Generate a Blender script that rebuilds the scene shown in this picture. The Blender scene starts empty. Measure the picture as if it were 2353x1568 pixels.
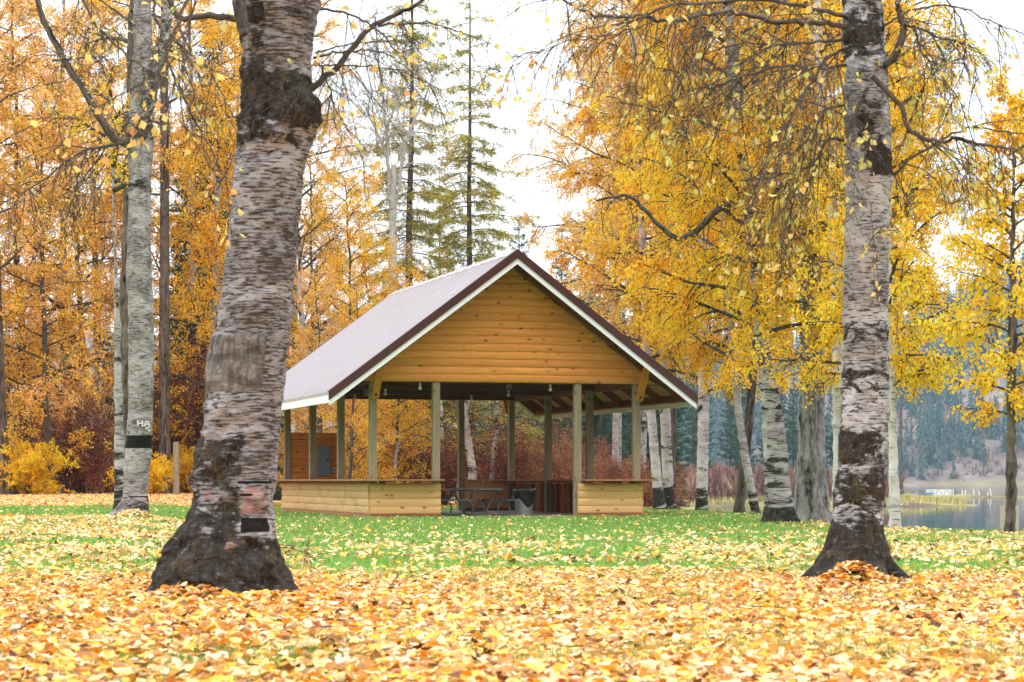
import bpy, math
import numpy as np
from math import radians, pi, sin, cos

# ------------------------------------------------------------------ basics
scene = bpy.context.scene
COL = scene.collection
F, HX, HY, CAMZ = 5183.0, 1176.5, 1105.0, 1.0      # reference frame 2353 px wide

def P(x, y, Z):
    return np.array([(x - HX) / F * Z, Z, CAMZ - (y - HY) / F * Z])

def ss(a, b, x):
    t = np.clip((np.asarray(x, float) - a) / (b - a), 0, 1)
    return t * t * (3 - 2 * t)

def _hash(i, j, k, seed):
    h = (i * 374761393 + j * 668265263 + k * 2147483647 + seed * 1274126177) & 0xFFFFFFFF
    h = ((h ^ (h >> 13)) * 1274126177) & 0xFFFFFFFF
    h = ((h ^ (h >> 16)) * 2246822519) & 0xFFFFFFFF
    return ((h ^ (h >> 15)) & 0xFFFFFF) / float(0xFFFFFF)

def vnoise(p, seed=0):
    p = np.asarray(p, float)
    i = np.floor(p).astype(np.int64)
    f = p - i
    f = f * f * (3 - 2 * f)
    i = i & 0xFFFFF
    out = 0
    for dx in (0, 1):
        for dy in (0, 1):
            for dz in (0, 1):
                w = (f[:, 0] if dx else 1 - f[:, 0]) * (f[:, 1] if dy else 1 - f[:, 1]) * (f[:, 2] if dz else 1 - f[:, 2])
                out = out + w * _hash(i[:, 0] + dx, i[:, 1] + dy, i[:, 2] + dz, seed)
    return out

def fbm(p, seed=0, oct=4):
    s, a, t = 0, .5, 0
    p = np.asarray(p, float)
    for o in range(oct):
        s = s + a * vnoise(p * 2 ** o + 17.3 * o, seed + o)
        t += a
        a *= .5
    return s / t

def n2(X, Y, sc, seed=0, oct=3):
    X = np.atleast_1d(X); Y = np.atleast_1d(Y)
    return fbm(np.stack([X / sc, Y / sc, np.zeros_like(X) + seed * 3.1], 1), seed, oct)

def link(o, parent=None):
    COL.objects.link(o)
    if parent is not None:
        o.parent = parent
    return o

def tag(o, label=None, cat=None, group=None, kind=None):
    if label: o['label'] = label
    if cat: o['category'] = cat
    if group: o['group'] = group
    if kind: o['kind'] = kind
    return o

def empty(name, loc=(0, 0, 0), rz=0):
    o = bpy.data.objects.new(name, None)
    o.location = loc
    o.rotation_euler = (0, 0, rz)
    o.empty_display_size = .2
    return link(o)

def mkmesh(name, V, Fs, smooth=False, fattr=None, vattr=None, uv=None, mats=(), mi=None):
    V = np.asarray(V, np.float32)
    Fs = [np.asarray(f, np.int32) for f in Fs if len(f)]
    me = bpy.data.meshes.new(name)
    me.vertices.add(len(V))
    me.vertices.foreach_set('co', V.ravel())
    loops = np.concatenate([f.ravel() for f in Fs])
    tot = np.concatenate([np.full(len(f), f.shape[1], np.int32) for f in Fs])
    start = np.concatenate([[0], np.cumsum(tot)[:-1]]).astype(np.int32)
    me.loops.add(len(loops))
    me.loops.foreach_set('vertex_index', loops)
    me.polygons.add(len(tot))
    me.polygons.foreach_set('loop_start', start)
    if smooth:
        me.polygons.foreach_set('use_smooth', np.ones(len(tot), bool))
    else:
        me.polygons.foreach_set('use_smooth', np.zeros(len(tot), bool))
    for m in mats:
        me.materials.append(m)
    if mi is not None:
        me.polygons.foreach_set('material_index', np.asarray(mi, np.int32))
    me.update(calc_edges=True)
    if fattr:
        for k, a in fattr.items():
            at = me.attributes.new(k, 'FLOAT', 'FACE')
            at.data.foreach_set('value', np.asarray(a, np.float32))
    if vattr:
        for k, a in vattr.items():
            a = np.asarray(a, np.float32)
            if a.ndim == 2:
                at = me.attributes.new(k, 'FLOAT_VECTOR', 'POINT')
                at.data.foreach_set('vector', a.ravel())
            else:
                at = me.attributes.new(k, 'FLOAT', 'POINT')
                at.data.foreach_set('value', a)
    if uv is not None:
        l = me.uv_layers.new(name='uv')
        l.data.foreach_set('uv', np.asarray(uv, np.float32)[loops].ravel())
    return me

def obj(name, me, parent=None, loc=None):
    o = bpy.data.objects.new(name, me)
    if loc is not None:
        o.location = loc
    return link(o, parent)

class MB:
    """collects shapes for one mesh"""
    def __init__(s):
        s.V, s.F3, s.F4, s.n = [], [], [], 0
        s.polys = []
    def add(s, V, F):
        V = np.asarray(V, float)
        for f in F:
            s.polys.append([i + s.n for i in f])
        s.V.append(V)
        s.n += len(V)
        return s
    def box(s, a, b, bev=0.0):
        (x0, y0, z0), (x1, y1, z1) = a, b
        V = [(x0, y0, z0), (x1, y0, z0), (x1, y1, z0), (x0, y1, z0), (x0, y0, z1), (x1, y0, z1), (x1, y1, z1), (x0, y1, z1)]
        return s.add(V, [(0, 3, 2, 1), (4, 5, 6, 7), (0, 1, 5, 4), (1, 2, 6, 5), (2, 3, 7, 6), (3, 0, 4, 7)])
    def bar(s, p, q, w, h, up=(0, 0, 1)):
        """box section w x h from p to q"""
        p = np.array(p, float); q = np.array(q, float)
        d = q - p; d /= np.linalg.norm(d)
        up = np.array(up, float)
        r = np.cross(d, up); r /= np.linalg.norm(r)
        u = np.cross(r, d)
        V = []
        for c in (p, q):
            for sx, sy in ((-1, -1), (1, -1), (1, 1), (-1, 1)):
                V.append(c + r * sx * w / 2 + u * sy * h / 2)
        return s.add(V, [(0, 3, 2, 1), (4, 5, 6, 7), (0, 1, 5, 4), (1, 2, 6, 5), (2, 3, 7, 6), (3, 0, 4, 7)])
    def tube(s, pts, rad, sides=8):
        V, Q, _ = tube_arrays(pts, rad, sides)
        return s.add(V, Q.tolist() + [list(range(sides))[::-1], list(range(len(V) - sides, len(V)))])
    def lathe(s, prof, c=(0, 0, 0), n=24, fn=None):
        """prof: (r, z) list"""
        V = []
        for (r, z) in prof:
            for k in range(n):
                a = 2 * pi * k / n
                rr = r * (fn(a, z) if fn else 1)
                V.append((c[0] + rr * cos(a), c[1] + rr * sin(a), c[2] + z))
        Fq = []
        for i in range(len(prof) - 1):
            for k in range(n):
                k2 = (k + 1) % n
                Fq.append((i * n + k, i * n + k2, (i + 1) * n + k2, (i + 1) * n + k))
        Fq.append(list(range(n))[::-1]); Fq.append([(len(prof) - 1) * n + k for k in range(n)])
        return s.add(V, Fq)
    def build(s, name, mat, parent=None, smooth=False, bevel=0):
        me = bpy.data.meshes.new(name)
        me.from_pydata(np.concatenate(s.V).tolist(), [], s.polys)
        me.update()
        if mat: me.materials.append(mat)
        if smooth:
            me.polygons.foreach_set('use_smooth', np.ones(len(me.polygons), bool))
        o = obj(name, me, parent)
        if bevel:
            m = o.modifiers.new('bevel', 'BEVEL'); m.width = bevel; m.segments = 2; m.limit_method = 'ANGLE'
        return o

def tube_arrays(pts, rad, sides, v0=0.0):
    pts = np.asarray(pts, float)
    n = len(pts)
    rad = np.asarray(rad, float) * np.ones(n)
    d = np.gradient(pts, axis=0)
    d /= np.linalg.norm(d, axis=1)[:, None] + 1e-9
    ref = np.array([0, 0, 1.]) if abs(d[0, 2]) < .9 else np.array([0, 1., 0])
    r = np.cross(d, ref); r /= np.linalg.norm(r, axis=1)[:, None] + 1e-9
    u = np.cross(d, r)
    a = np.arange(sides) * 2 * pi / sides
    V = pts[:, None, :] + rad[:, None, None] * (np.cos(a)[None, :, None] * r[:, None, :] + np.sin(a)[None, :, None] * u[:, None, :])
    i = np.arange(n - 1)[:, None] * sides
    k = np.arange(sides)[None, :]; k2 = (k + 1) % sides
    Q = np.stack([i + k, i + k2, i + sides + k2, i + sides + k], -1).reshape(-1, 4)
    L = np.concatenate([[0], np.cumsum(np.linalg.norm(np.diff(pts, axis=0), axis=1))]) + v0
    UV = np.stack([np.broadcast_to(a[None, :] * rad[:, None], (n, sides)), np.broadcast_to(L[:, None], (n, sides))], -1).reshape(-1, 2)
    return V.reshape(-1, 3), Q, UV

# ------------------------------------------------------------------ materials
def nt(name):
    m = bpy.data.materials.new(name)
    m.use_nodes = True
    t = m.node_tree
    for n in list(t.nodes):
        t.nodes.remove(n)
    out = t.nodes.new('ShaderNodeOutputMaterial')
    return m, t, out

def N(t, typ, **kw):
    n = t.nodes.new(typ)
    for k, v in kw.items():
        if k.startswith('i_'):
            n.inputs[k[2:].replace('_', ' ')].default_value = v
        else:
            setattr(n, k, v)
    return n

def ramp(t, fac, stops, interp='LINEAR'):
    r = t.nodes.new('ShaderNodeValToRGB')
    r.color_ramp.interpolation = interp
    e = r.color_ramp.elements
    while len(e) < len(stops):
        e.new(.5)
    for el, (p, c) in zip(e, stops):
        el.position = p
        el.color = (c[0], c[1], c[2], 1) if not np.isscalar(c) else (c, c, c, 1)
    t.links.new(fac, r.inputs['Fac'])
    return r.outputs['Color']

def mixc(t, fac, a, b, mode='MIX'):
    m = t.nodes.new('ShaderNodeMix'); m.data_type = 'RGBA'; m.blend_type = mode
    for sock, v in (('Factor', fac), ('A', a), ('B', b)):
        i = [s for s in m.inputs if s.name == sock and (s.type == 'RGBA' or (sock == 'Factor' and s.type == 'VALUE'))][0]
        if hasattr(v, 'is_linked') or isinstance(v, bpy.types.NodeSocket):
            t.links.new(v, i)
        else:
            i.default_value = v if sock == 'Factor' else (*v[:3], 1)
    return [s for s in m.outputs if s.type == 'RGBA'][0]

def math_(t, op, a, b=None):
    m = t.nodes.new('ShaderNodeMath'); m.operation = op
    for i, v in enumerate((a, b)):
        if v is None: continue
        if isinstance(v, bpy.types.NodeSocket): t.links.new(v, m.inputs[i])
        else: m.inputs[i].default_value = v
    return m.outputs[0]

def coords(t, kind='Object', scale=(1, 1, 1), rot=(0, 0, 0)):
    if kind == 'uv':
        c = t.nodes.new('ShaderNodeUVMap'); o = c.outputs[0]
    else:
        c = t.nodes.new('ShaderNodeTexCoord'); o = c.outputs[kind]
    m = t.nodes.new('ShaderNodeMapping'); m.inputs['Scale'].default_value = scale; m.inputs['Rotation'].default_value = rot
    t.links.new(o, m.inputs['Vector'])
    return m.outputs[0]

def noise(t, vec, scale=1, detail=3, rough=.5, dist=0):
    n = t.nodes.new('ShaderNodeTexNoise')
    n.inputs['Scale'].default_value = scale; n.inputs['Detail'].default_value = detail
    n.inputs['Roughness'].default_value = rough; n.inputs['Distortion'].default_value = dist
    t.links.new(vec, n.inputs['Vector'])
    return n.outputs['Fac']

def attr(t, name):
    a = t.nodes.new('ShaderNodeAttribute'); a.attribute_name = name
    return a

def pbsdf(t, out, color, rough=.7, spec=.3, metal=0, bump=None, bstr=.3, bdist=.01, coat=0):
    b = t.nodes.new('ShaderNodeBsdfPrincipled')
    for k, v in (('Base Color', color), ('Roughness', rough), ('Metallic', metal), ('Specular IOR Level', spec), ('Coat Weight', coat)):
        if isinstance(v, bpy.types.NodeSocket): t.links.new(v, b.inputs[k])
        else: b.inputs[k].default_value = (*v[:3], 1) if k == 'Base Color' else v
    if bump is not None:
        bp = t.nodes.new('ShaderNodeBump'); bp.inputs['Strength'].default_value = bstr; bp.inputs['Distance'].default_value = bdist
        t.links.new(bump, bp.inputs['Height']); t.links.new(bp.outputs[0], b.inputs['Normal'])
    if out is not None:
        t.links.new(b.outputs[0], out.inputs['Surface'])
    return b

def mat_leaf(name, stops, trans=.4, vary=.0):
    m, t, out = nt(name)
    a = attr(t, 'v')
    c = ramp(t, a.outputs['Fac'], stops)
    if vary:
        oi = t.nodes.new('ShaderNodeObjectInfo')
        hs = t.nodes.new('ShaderNodeHueSaturation')
        t.links.new(math_(t, 'ADD', math_(t, 'MULTIPLY', oi.outputs['Random'], vary), .5 - vary / 2), hs.inputs['Hue'])
        t.links.new(c, hs.inputs['Color']); c = hs.outputs[0]
    b = pbsdf(t, None, c, .55, .25)
    tr = t.nodes.new('ShaderNodeBsdfTranslucent'); t.links.new(c, tr.inputs['Color'])
    mx = t.nodes.new('ShaderNodeMixShader'); mx.inputs[0].default_value = trans
    t.links.new(b.outputs[0], mx.inputs[1]); t.links.new(tr.outputs[0], mx.inputs[2])
    t.links.new(mx.outputs[0], out.inputs['Surface'])
    return m

def mat_birch(name, white=(.45, .44, .44), grey=(.27, .26, .255), dark=(.009, .007, .006), dark2=(.075, .065, .056), lent=(.56, .63), us=10.0, vs=60.0, warm=.2, es=4.0, eamp=1.5, lcol=(.055, .042, .036)):
    """birch bark: pale sheet, short horizontal pores, ragged dark rough patches steered by the 'dark' attribute"""
    m, t, out = nt(name)
    wu = noise(t, coords(t, 'uv', (7, 5, 1)), 1, 5, .7, .5)
    n1 = noise(t, coords(t, 'uv', (us, vs, 1)), 1, 5, .62, .5)
    n1c = noise(t, coords(t, 'uv', (us * .45, vs * .4, 1)), 1, 4, .65, .4)
    nb = noise(t, coords(t, 'uv', (2.2, 3.4, 1)), 1, 6, .66, .8)
    nb2 = noise(t, coords(t, 'uv', (24, 26, 1)), 1, 4, .7)
    nf = noise(t, coords(t, 'uv', (26, 8, 1)), 1, 6, .7, .8)
    nw = noise(t, coords(t, 'uv', (2.5, 14, 1)), 1, 4, .6)
    c = mixc(t, ramp(t, nb, [(.40, 0), (.62, 1)]), white, grey)
    c = mixc(t, ramp(t, nw, [(.60, 0), (.70, warm)]), c, (.40, .24, .17))
    # pore density changes along the trunk
    dens = math_(t, 'MULTIPLY', math_(t, 'SUBTRACT', nb, .5), .30)
    lmask = ramp(t, math_(t, 'ADD', n1, dens), [(lent[0], 0), (lent[1], 1)])
    lm2 = ramp(t, math_(t, 'ADD', n1c, dens), [(.60, 0), (.66, .85)])
    c = mixc(t, lmask, c, lcol)
    c = mixc(t, lm2, c, tuple(x * 1.7 for x in lcol))
    c = mixc(t, ramp(t, nb2, [(.60, 0), (.72, .5)]), c, grey)
    en = noise(t, coords(t, 'uv', (es, es * 1.9, 1)), 1, 8, .74, .6)
    ef = math_(t, 'MULTIPLY', math_(t, 'SUBTRACT', en, .5), eamp)
    dmask = ramp(t, math_(t, 'ADD', attr(t, 'dark').outputs['Fac'], ef), [(.44, 0), (.52, 1)])
    dc = mixc(t, ramp(t, nf, [(.32, 0), (.72, 1)]), dark, dark2)
    dc = mixc(t, ramp(t, nb2, [(.59, 0), (.68, .8)]), dc, (.24, .23, .23))
    dc = mixc(t, ramp(t, wu, [(.55, 0), (.68, .6)]), dc, (.13, .09, .028))
    c = mixc(t, dmask, c, dc)
    plate = ramp(t, math_(t, 'ADD', attr(t, 'plate').outputs['Fac'], math_(t, 'MULTIPLY', ef, .3)), [(.45, 0), (.52, 1)])
    pc = ramp(t, math_(t, 'ADD', math_(t, 'MULTIPLY', nf, .5), math_(t, 'MULTIPLY', en, .5)), [(.36, (.04, .035, .03)), (.5, (.15, .14, .13)), (.62, (.32, .31, .31))])
    c = mixc(t, plate, c, pc)
    pink = ramp(t, math_(t, 'ADD', attr(t, 'pink').outputs['Fac'], math_(t, 'MULTIPLY', ef, .8)), [(.45, 0), (.53, 1)])
    c = mixc(t, pink, c, ramp(t, nw, [(.4, (.28, .13, .10)), (.6, (.38, .27, .25))]))
    blk = ramp(t, math_(t, 'ADD', attr(t, 'black').outputs['Fac'], math_(t, 'MULTIPLY', ef, .25)), [(.46, 0), (.52, 1)])
    c = mixc(t, blk, c, (.010, .008, .008))
    rough_ = math_(t, 'ADD', dmask, plate)
    h = math_(t, 'SUBTRACT', math_(t, 'ADD', math_(t, 'MULTIPLY', nf, math_(t, 'MULTIPLY', rough_, 2.2)), math_(t, 'ADD', math_(t, 'MULTIPLY', nb, .5), math_(t, 'MULTIPLY', rough_, .5))), math_(t, 'MULTIPLY', lmask, .35))
    pbsdf(t, out, c, .85, .15, bump=h, bstr=.8, bdist=.018)
    return m

def mat_bark(name, a, b, us=9, vs=1.6, bd=.03):
    m, t, out = nt(name)
    n1 = noise(t, coords(t, 'uv', (us, vs, 1)), 1, 5, .62, .8)
    n2_ = noise(t, coords(t, 'uv', (us * 3, vs * 4, 1)), 1, 4, .6)
    h = math_(t, 'ADD', n1, math_(t, 'MULTIPLY', n2_, .35))
    c = ramp(t, h, [(.52, a), (.66, tuple((x + y) / 2 for x, y in zip(a, b))), (.85, b)])
    pbsdf(t, out, c, .9, .15, bump=h, bstr=.9, bdist=bd)
    return m

def mat_flat(name, col, rough=.6, spec=.3, metal=0, nz=.15, sc=6, coat=0):
    m, t, out = nt(name)
    n = noise(t, coords(t, 'Object', (sc, sc, sc)), 1, 4, .6)
    lo = tuple(max(0, x * (1 - nz)) for x in col); hi = tuple(x * (1 + nz) for x in col)
    c = ramp(t, n, [(.3, lo), (.7, hi)])
    pbsdf(t, out, c, rough, spec, metal, bump=n, bstr=.08, coat=coat)
    return m

def mat_wood(name, a, b, knot=(.10, .035, .01), axis='x', course=.0, knots=True, rough=.55, grainsc=1.0, weather=None):
    """boards with grain along the local axis, one tone per board course and knots"""
    m, t, out = nt(name)
    tc = t.nodes.new('ShaderNodeTexCoord'); o = tc.outputs['Object']
    sep = t.nodes.new('ShaderNodeSeparateXYZ'); t.links.new(o, sep.inputs[0])
    long_ = {'x': 'X', 'y': 'Y', 'z': 'Z'}[axis]
    if axis == 'z':
        sc = (22, 22, 1.3)
    elif axis == 'x':
        sc = (1.0, 18, 22)
    else:
        sc = (18, 1.0, 22)
    sc = tuple(s * grainsc for s in sc)
    cm = t.nodes.new('ShaderNodeMapping'); cm.inputs['Scale'].default_value = sc; t.links.new(o, cm.inputs[0])
    # board tone
    if course:
        bi = math_(t, 'FLOOR', math_(t, 'DIVIDE', math_(t, 'SUBTRACT', sep.outputs['Z'], .12), course))
        wn = t.nodes.new('ShaderNodeTexWhiteNoise'); wn.noise_dimensions = '1D'; t.links.new(bi, wn.inputs['W']); tone = wn.outputs[0]
        # shift the grain from board to board
        cb = t.nodes.new('ShaderNodeCombineXYZ'); sh = math_(t, 'MULTIPLY', tone, 31.0)
        t.links.new(sh, cb.inputs[0]); t.links.new(sh, cb.inputs[1])
        va = t.nodes.new('ShaderNodeVectorMath'); va.operation = 'ADD'; t.links.new(cm.outputs[0], va.inputs[0]); t.links.new(cb.outputs[0], va.inputs[1])
        gv = va.outputs[0]
    else:
        tone = None; gv = cm.outputs[0]
    g = noise(t, gv, 1, 5, .6, 1.2)
    c = ramp(t, g, [(.3, b), (.68, a)])
    if tone is not None:
        c = mixc(t, math_(t, 'MULTIPLY', tone, .38), c, tuple(x * .72 for x in b))
    if knots:
        km = t.nodes.new('ShaderNodeMapping')
        s2 = {'x': (2.6, 3, 5.2), 'y': (3, 2.6, 5.2), 'z': (5, 5, 2.6)}[axis]
        km.inputs['Scale'].default_value = s2; t.links.new(o, km.inputs[0])
        vo = t.nodes.new('ShaderNodeTexVoronoi'); vo.inputs['Scale'].default_value = 1.0; vo.inputs['Randomness'].default_value = 1.0
        t.links.new(km.outputs[0], vo.inputs['Vector'])
        kmask = ramp(t, vo.outputs['Distance'], [(.06, 1), (.13, .45), (.22, 0)])
        c = mixc(t, kmask, c, knot)
    if weather:
        w = noise(t, coords(t, 'Object', (1.2, 1.2, 3)), 1, 4, .6)
        c = mixc(t, ramp(t, w, [(.45, 0), (.75, .7)]), c, weather)
    pbsdf(t, out, c, rough, .3, bump=g, bstr=.15, bdist=.005)
    return m
# ------------------------------------------------------------------ camera, light, sky
cam = bpy.data.cameras.new('camera')
cam.sensor_width = 36; cam.lens = 36 * F / 2353.0
cam.shift_y = (1803 - 1279.5) / 3840.0
cam.clip_start = .3; cam.clip_end = 5000
cam.dof.use_dof = True; cam.dof.focus_distance = 52; cam.dof.aperture_fstop = 8
co = bpy.data.objects.new('camera', cam); co.location = (0, 0, CAMZ); co.rotation_euler = (radians(90), 0, 0); COL.objects.link(co)
scene.camera = co
scene.view_settings.view_transform = 'Standard'; scene.view_settings.look = 'None'
scene.view_settings.exposure = .27; scene.view_settings.gamma = 1
try:
    scene.cycles.volume_step_rate = 4; scene.cycles.max_bounces = 8
    scene.cycles.transparent_max_bounces = 4; scene.cycles.volume_bounces = 1
    scene.cycles.diffuse_bounces = 6; scene.cycles.glossy_bounces = 3; scene.cycles.transmission_bounces = 3
    scene.cycles.use_denoising = True
except Exception:
    pass

SUN_EL, SUN_AZ = radians(64), radians(205)   # azimuth clockwise from +Y: behind the camera, a little left
w = bpy.data.worlds.new('World'); scene.world = w; w.use_nodes = True
t = w.node_tree
bg = t.nodes['Background']
sky = t.nodes.new('ShaderNodeTexSky'); sky.sky_type = 'NISHITA'; sky.sun_disc = False
sky.sun_elevation = SUN_EL; sky.sun_rotation = SUN_AZ; sky.air_density = 1; sky.dust_density = 3
tc = t.nodes.new('ShaderNodeTexCoord'); mp = t.nodes.new('ShaderNodeMapping'); mp.inputs['Scale'].default_value = (2, 2, 5)
t.links.new(tc.outputs['Generated'], mp.inputs[0])
cl = ramp(t, noise(t, mp.outputs[0], 1.2, 4, .5), [(.3, (.80, .84, .88)), (.7, (.99, 1.0, 1.0))])
vm = t.nodes.new('ShaderNodeVectorMath'); vm.operation = 'SCALE'; 
# an overcast sky is about three times brighter overhead than at the horizon
spz = t.nodes.new('ShaderNodeSeparateXYZ'); t.links.new(tc.outputs['Generated'], spz.inputs[0])
zf = math_(t, 'MULTIPLY', math_(t, 'ADD', math_(t, 'MULTIPLY', math_(t, 'MAXIMUM', spz.outputs['Z'], 0.0), 2.0), 1.0), 10.5)
t.links.new(zf, vm.inputs['Scale'])
t.links.new(cl, vm.inputs[0])
cc = mixc(t, .88, sky.outputs[0], vm.outputs[0])
t.links.new(cc, bg.inputs['Color']); bg.inputs['Strength'].default_value = .12

sl = bpy.data.lights.new('sun', 'SUN'); sl.energy = 1.0; sl.angle = radians(22); sl.color = (1, .96, .9)
so = bpy.data.objects.new('sun', sl)
sd = np.array([math.sin(SUN_AZ) * cos(SUN_EL), math.cos(SUN_AZ) * cos(SUN_EL), sin(SUN_EL)])
from mathutils import Vector, Matrix
so.rotation_euler = Vector(sd.tolist()).to_track_quat('Z', 'Y').to_euler()
so.location = (sd * 60).tolist(); COL.objects.link(so)

# ------------------------------------------------------------------ terrain
WATER = -2.0
LAKE = np.array([(400, -300), (120, -20), (60, 12), (30, 26), (16, 34), (11.0, 37.5), (8.9, 41), (8.4, 49), (8.4, 63), (8.1, 68), (7.2, 73), (6.5, 77),
                 (6.2, 84), (5.8, 95), (10, 130), (16, 190), (22, 256), (34, 262), (46, 258), (56, 272), (60, 320), (60, 380), (72, 393), (84, 392), (92, 396), (97, 402), (92, 408), (80, 408),
                 (64, 420), (52, 520), (58, 900), (30, 1240), (120, 1275), (260, 1290), (380, 1270), (560, 1290), (1100, 1270), (1100, -300)], float)

def lake_sd(X, Y):
    """signed distance to the shore, positive on land"""
    X = np.atleast_1d(X).astype(float); Y = np.atleast_1d(Y).astype(float)
    d = np.full(X.shape, 1e9); ins = np.zeros(X.shape, bool)
    for i in range(len(LAKE)):
        a, b = LAKE[i], LAKE[(i + 1) % len(LAKE)]
        e = b - a
        tt = np.clip(((X - a[0]) * e[0] + (Y - a[1]) * e[1]) / (e @ e), 0, 1)
        d = np.minimum(d, np.hypot(X - a[0] - tt * e[0], Y - a[1] - tt * e[1]))
        c = ((a[1] > Y) != (b[1] > Y)) & (X < (b[0] - a[0]) * (Y - a[1]) / (b[1] - a[1] + 1e-12) + a[0])
        ins ^= c
    return np.where(ins, -d, d)

T1Z, T2Z, RMZ = 14.7, 42.0, 16.8
MOUNDS = [(P(520, 1300, T1Z)[0], T1Z, .02, 1.1), (P(1962, 1300, RMZ)[0], RMZ, .02, .8), (P(300, 1200, T2Z)[0], T2Z, .03, 1.0), (P(1962, 1300, 16.42)[0], 16.42, .14, .20), (P(440, 1300, 14.3)[0], 14.3, .08, .25), (P(640, 1300, 14.25)[0], 14.2, .03, .3), (P(312, 1200, 41.5)[0], 41.5, .14, .30)]

def ground_z(X, Y):
    X = np.atleast_1d(X).astype(float); Y = np.atleast_1d(Y).astype(float)
    dl = -X - .105 * Y
    g = .18 * (1 - ss(18, 57, Y)) + ss(.3, 2.9, dl) * (.22 * ss(18, 50, Y) + .20 * ss(48, 84, Y))
    g = g + .02
    g = g + .035 * (n2(X, Y, 2.6, 5) - .5) * ss(2, 8, Y) * (1 - ss(50, 56, Y) * (1 - ss(74, 80, Y)))
    for mx, my, h, r in MOUNDS:
        g = g + h * np.exp(-((X - mx) ** 2 + (Y - my) ** 2) / r ** 2)
    g = np.where(Y > 100, g + .3 * ss(100, 160, Y) * n2(X, Y, 30, 8), g)
    sd = lake_sd(X, Y)
    far = ss(90, 200, Y)
    marsh = WATER + .12 + 1.1 * ss(1, 30, sd) + .5 * n2(X, Y, 6, 12) * ss(1, 6, sd)
    near = (WATER + .1) * (1 - ss(0, 1.4, sd)) + g * ss(0, 1.4, sd)
    land = near * (1 - far) + marsh * far
    land = land + np.clip(-Y - 22, 0, 60) * .75 * (1 + .3 * (n2(X, Y, 12, 91) - .5))      # unseen rise added behind the camera to block low sky light
    hill = ss(1255, 1300, Y) * (3 + 4 * n2(X, Y, 25, 31)) + np.clip(Y - 1300, 0, 380) * (.20 + .16 * ss(250, 420, X) + .14 * n2(X, Y, 160, 21) + .02 * n2(X, Y, 30, 22))
    land = land + hill
    bed = WATER - .15 - 1.8 * ss(0, 8, -sd)
    return np.where(sd > 0, land, bed)

def gz(x, y):
    return float(ground_z(x, y)[0])

az = np.concatenate([np.arange(-180, -60, 6.), np.arange(-60, -18, 1.5), np.arange(-18, 18, .075), np.arange(18, 60, 1.5), np.arange(60, 180, 6.)])
rr = [1.2]
while rr[-1] < 1800:
    rr.append(rr[-1] * 1.0185)
rr = np.array(rr)
A, R = np.meshgrid(np.radians(az), rr)
GX, GY = (np.sin(A) * R), (np.cos(A) * R)
gxf, gyf = GX.ravel(), GY.ravel()
gzf = ground_z(gxf, gyf)
nA = len(az); nR = len(rr)
i = np.arange(nR - 1)[:, None] * nA; k = np.arange(nA)[None, :]; k2 = (k + 1) % nA
Q = np.stack([i + k, i + k2, i + nA + k2, i + nA + k], -1).reshape(-1, 4)
V = np.stack([gxf, gyf, gzf], 1)
V = np.concatenate([V, [[0, 0, gz(0, .5)]]])
tri = np.stack([k[0], np.full(nA, len(V) - 1), k2[0]], 1)
sdv = lake_sd(V[:, 0], V[:, 1])
X_, Y_ = V[:, 0], V[:, 1]
dl_ = -X_ - .105 * Y_
leafy = np.clip((1 - ss(14, 19, Y_)) + ss(72, 80, Y_) * 1.0 + ss(.4, 1.5, dl_) * ss(58, 62, Y_), 0, 1)
bankm = ss(170, 220, Y_)
hillm = ss(1262, 1290, Y_) + ss(20, 26, -Y_)  # far hill, plus the added light-blocking rise behind the camera

m, t, out = nt('ground')
oc = coords(t, 'Object', (1, 1, 1))
n_a = noise(t, oc, 1.1, 5, .6); n_b = noise(t, oc, 14, 4, .7); n_c = noise(t, oc, 60, 3, .7)
grass = ramp(t, math_(t, 'ADD', math_(t, 'MULTIPLY', n_b, .5), math_(t, 'MULTIPLY', n_c, .5)), [(.3, (.05, .14, .018)), (.5, (.12, .27, .04)), (.72, (.21, .38, .08))])
litter = ramp(t, n_c, [(.3, (.10, .05, .018)), (.5, (.42, .22, .06)), (.62, (.62, .36, .10)), (.75, (.75, .52, .28))])
bank = ramp(t, noise(t, coords(t, 'Object', (.05, .05, .3)), 1, 5, .7), [(.35, (.10, .07, .06)), (.5, (.22, .20, .07)), (.7, (.34, .28, .12))])
hillc = ramp(t, noise(t, coords(t, 'Object', (.012, .012, .03)), 1, 6, .7), [(.35, (.10, .075, .065)), (.55, (.20, .15, .13)), (.75, (.32, .27, .24))])
lf = math_(t, 'ADD', attr(t, 'leafy').outputs['Fac'], math_(t, 'MULTIPLY', math_(t, 'SUBTRACT', n_b, .5), .6))
c = mixc(t, ramp(t, lf, [(.42, 0), (.6, 1)]), grass, litter)
c = mixc(t, attr(t, 'bank').outputs['Fac'], c, bank)
c = mixc(t, attr(t, 'hill').outputs['Fac'], c, hillc)
pbsdf(t, out, c, .95, .1, bump=n_c, bstr=.4, bdist=.02)
M_ground = m
me = mkmesh('ground', V, [Q, tri], True, vattr={'leafy': leafy, 'bank': bankm, 'hill': hillm}, mats=[m])
tag(obj('ground', me), kind='structure')

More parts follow.
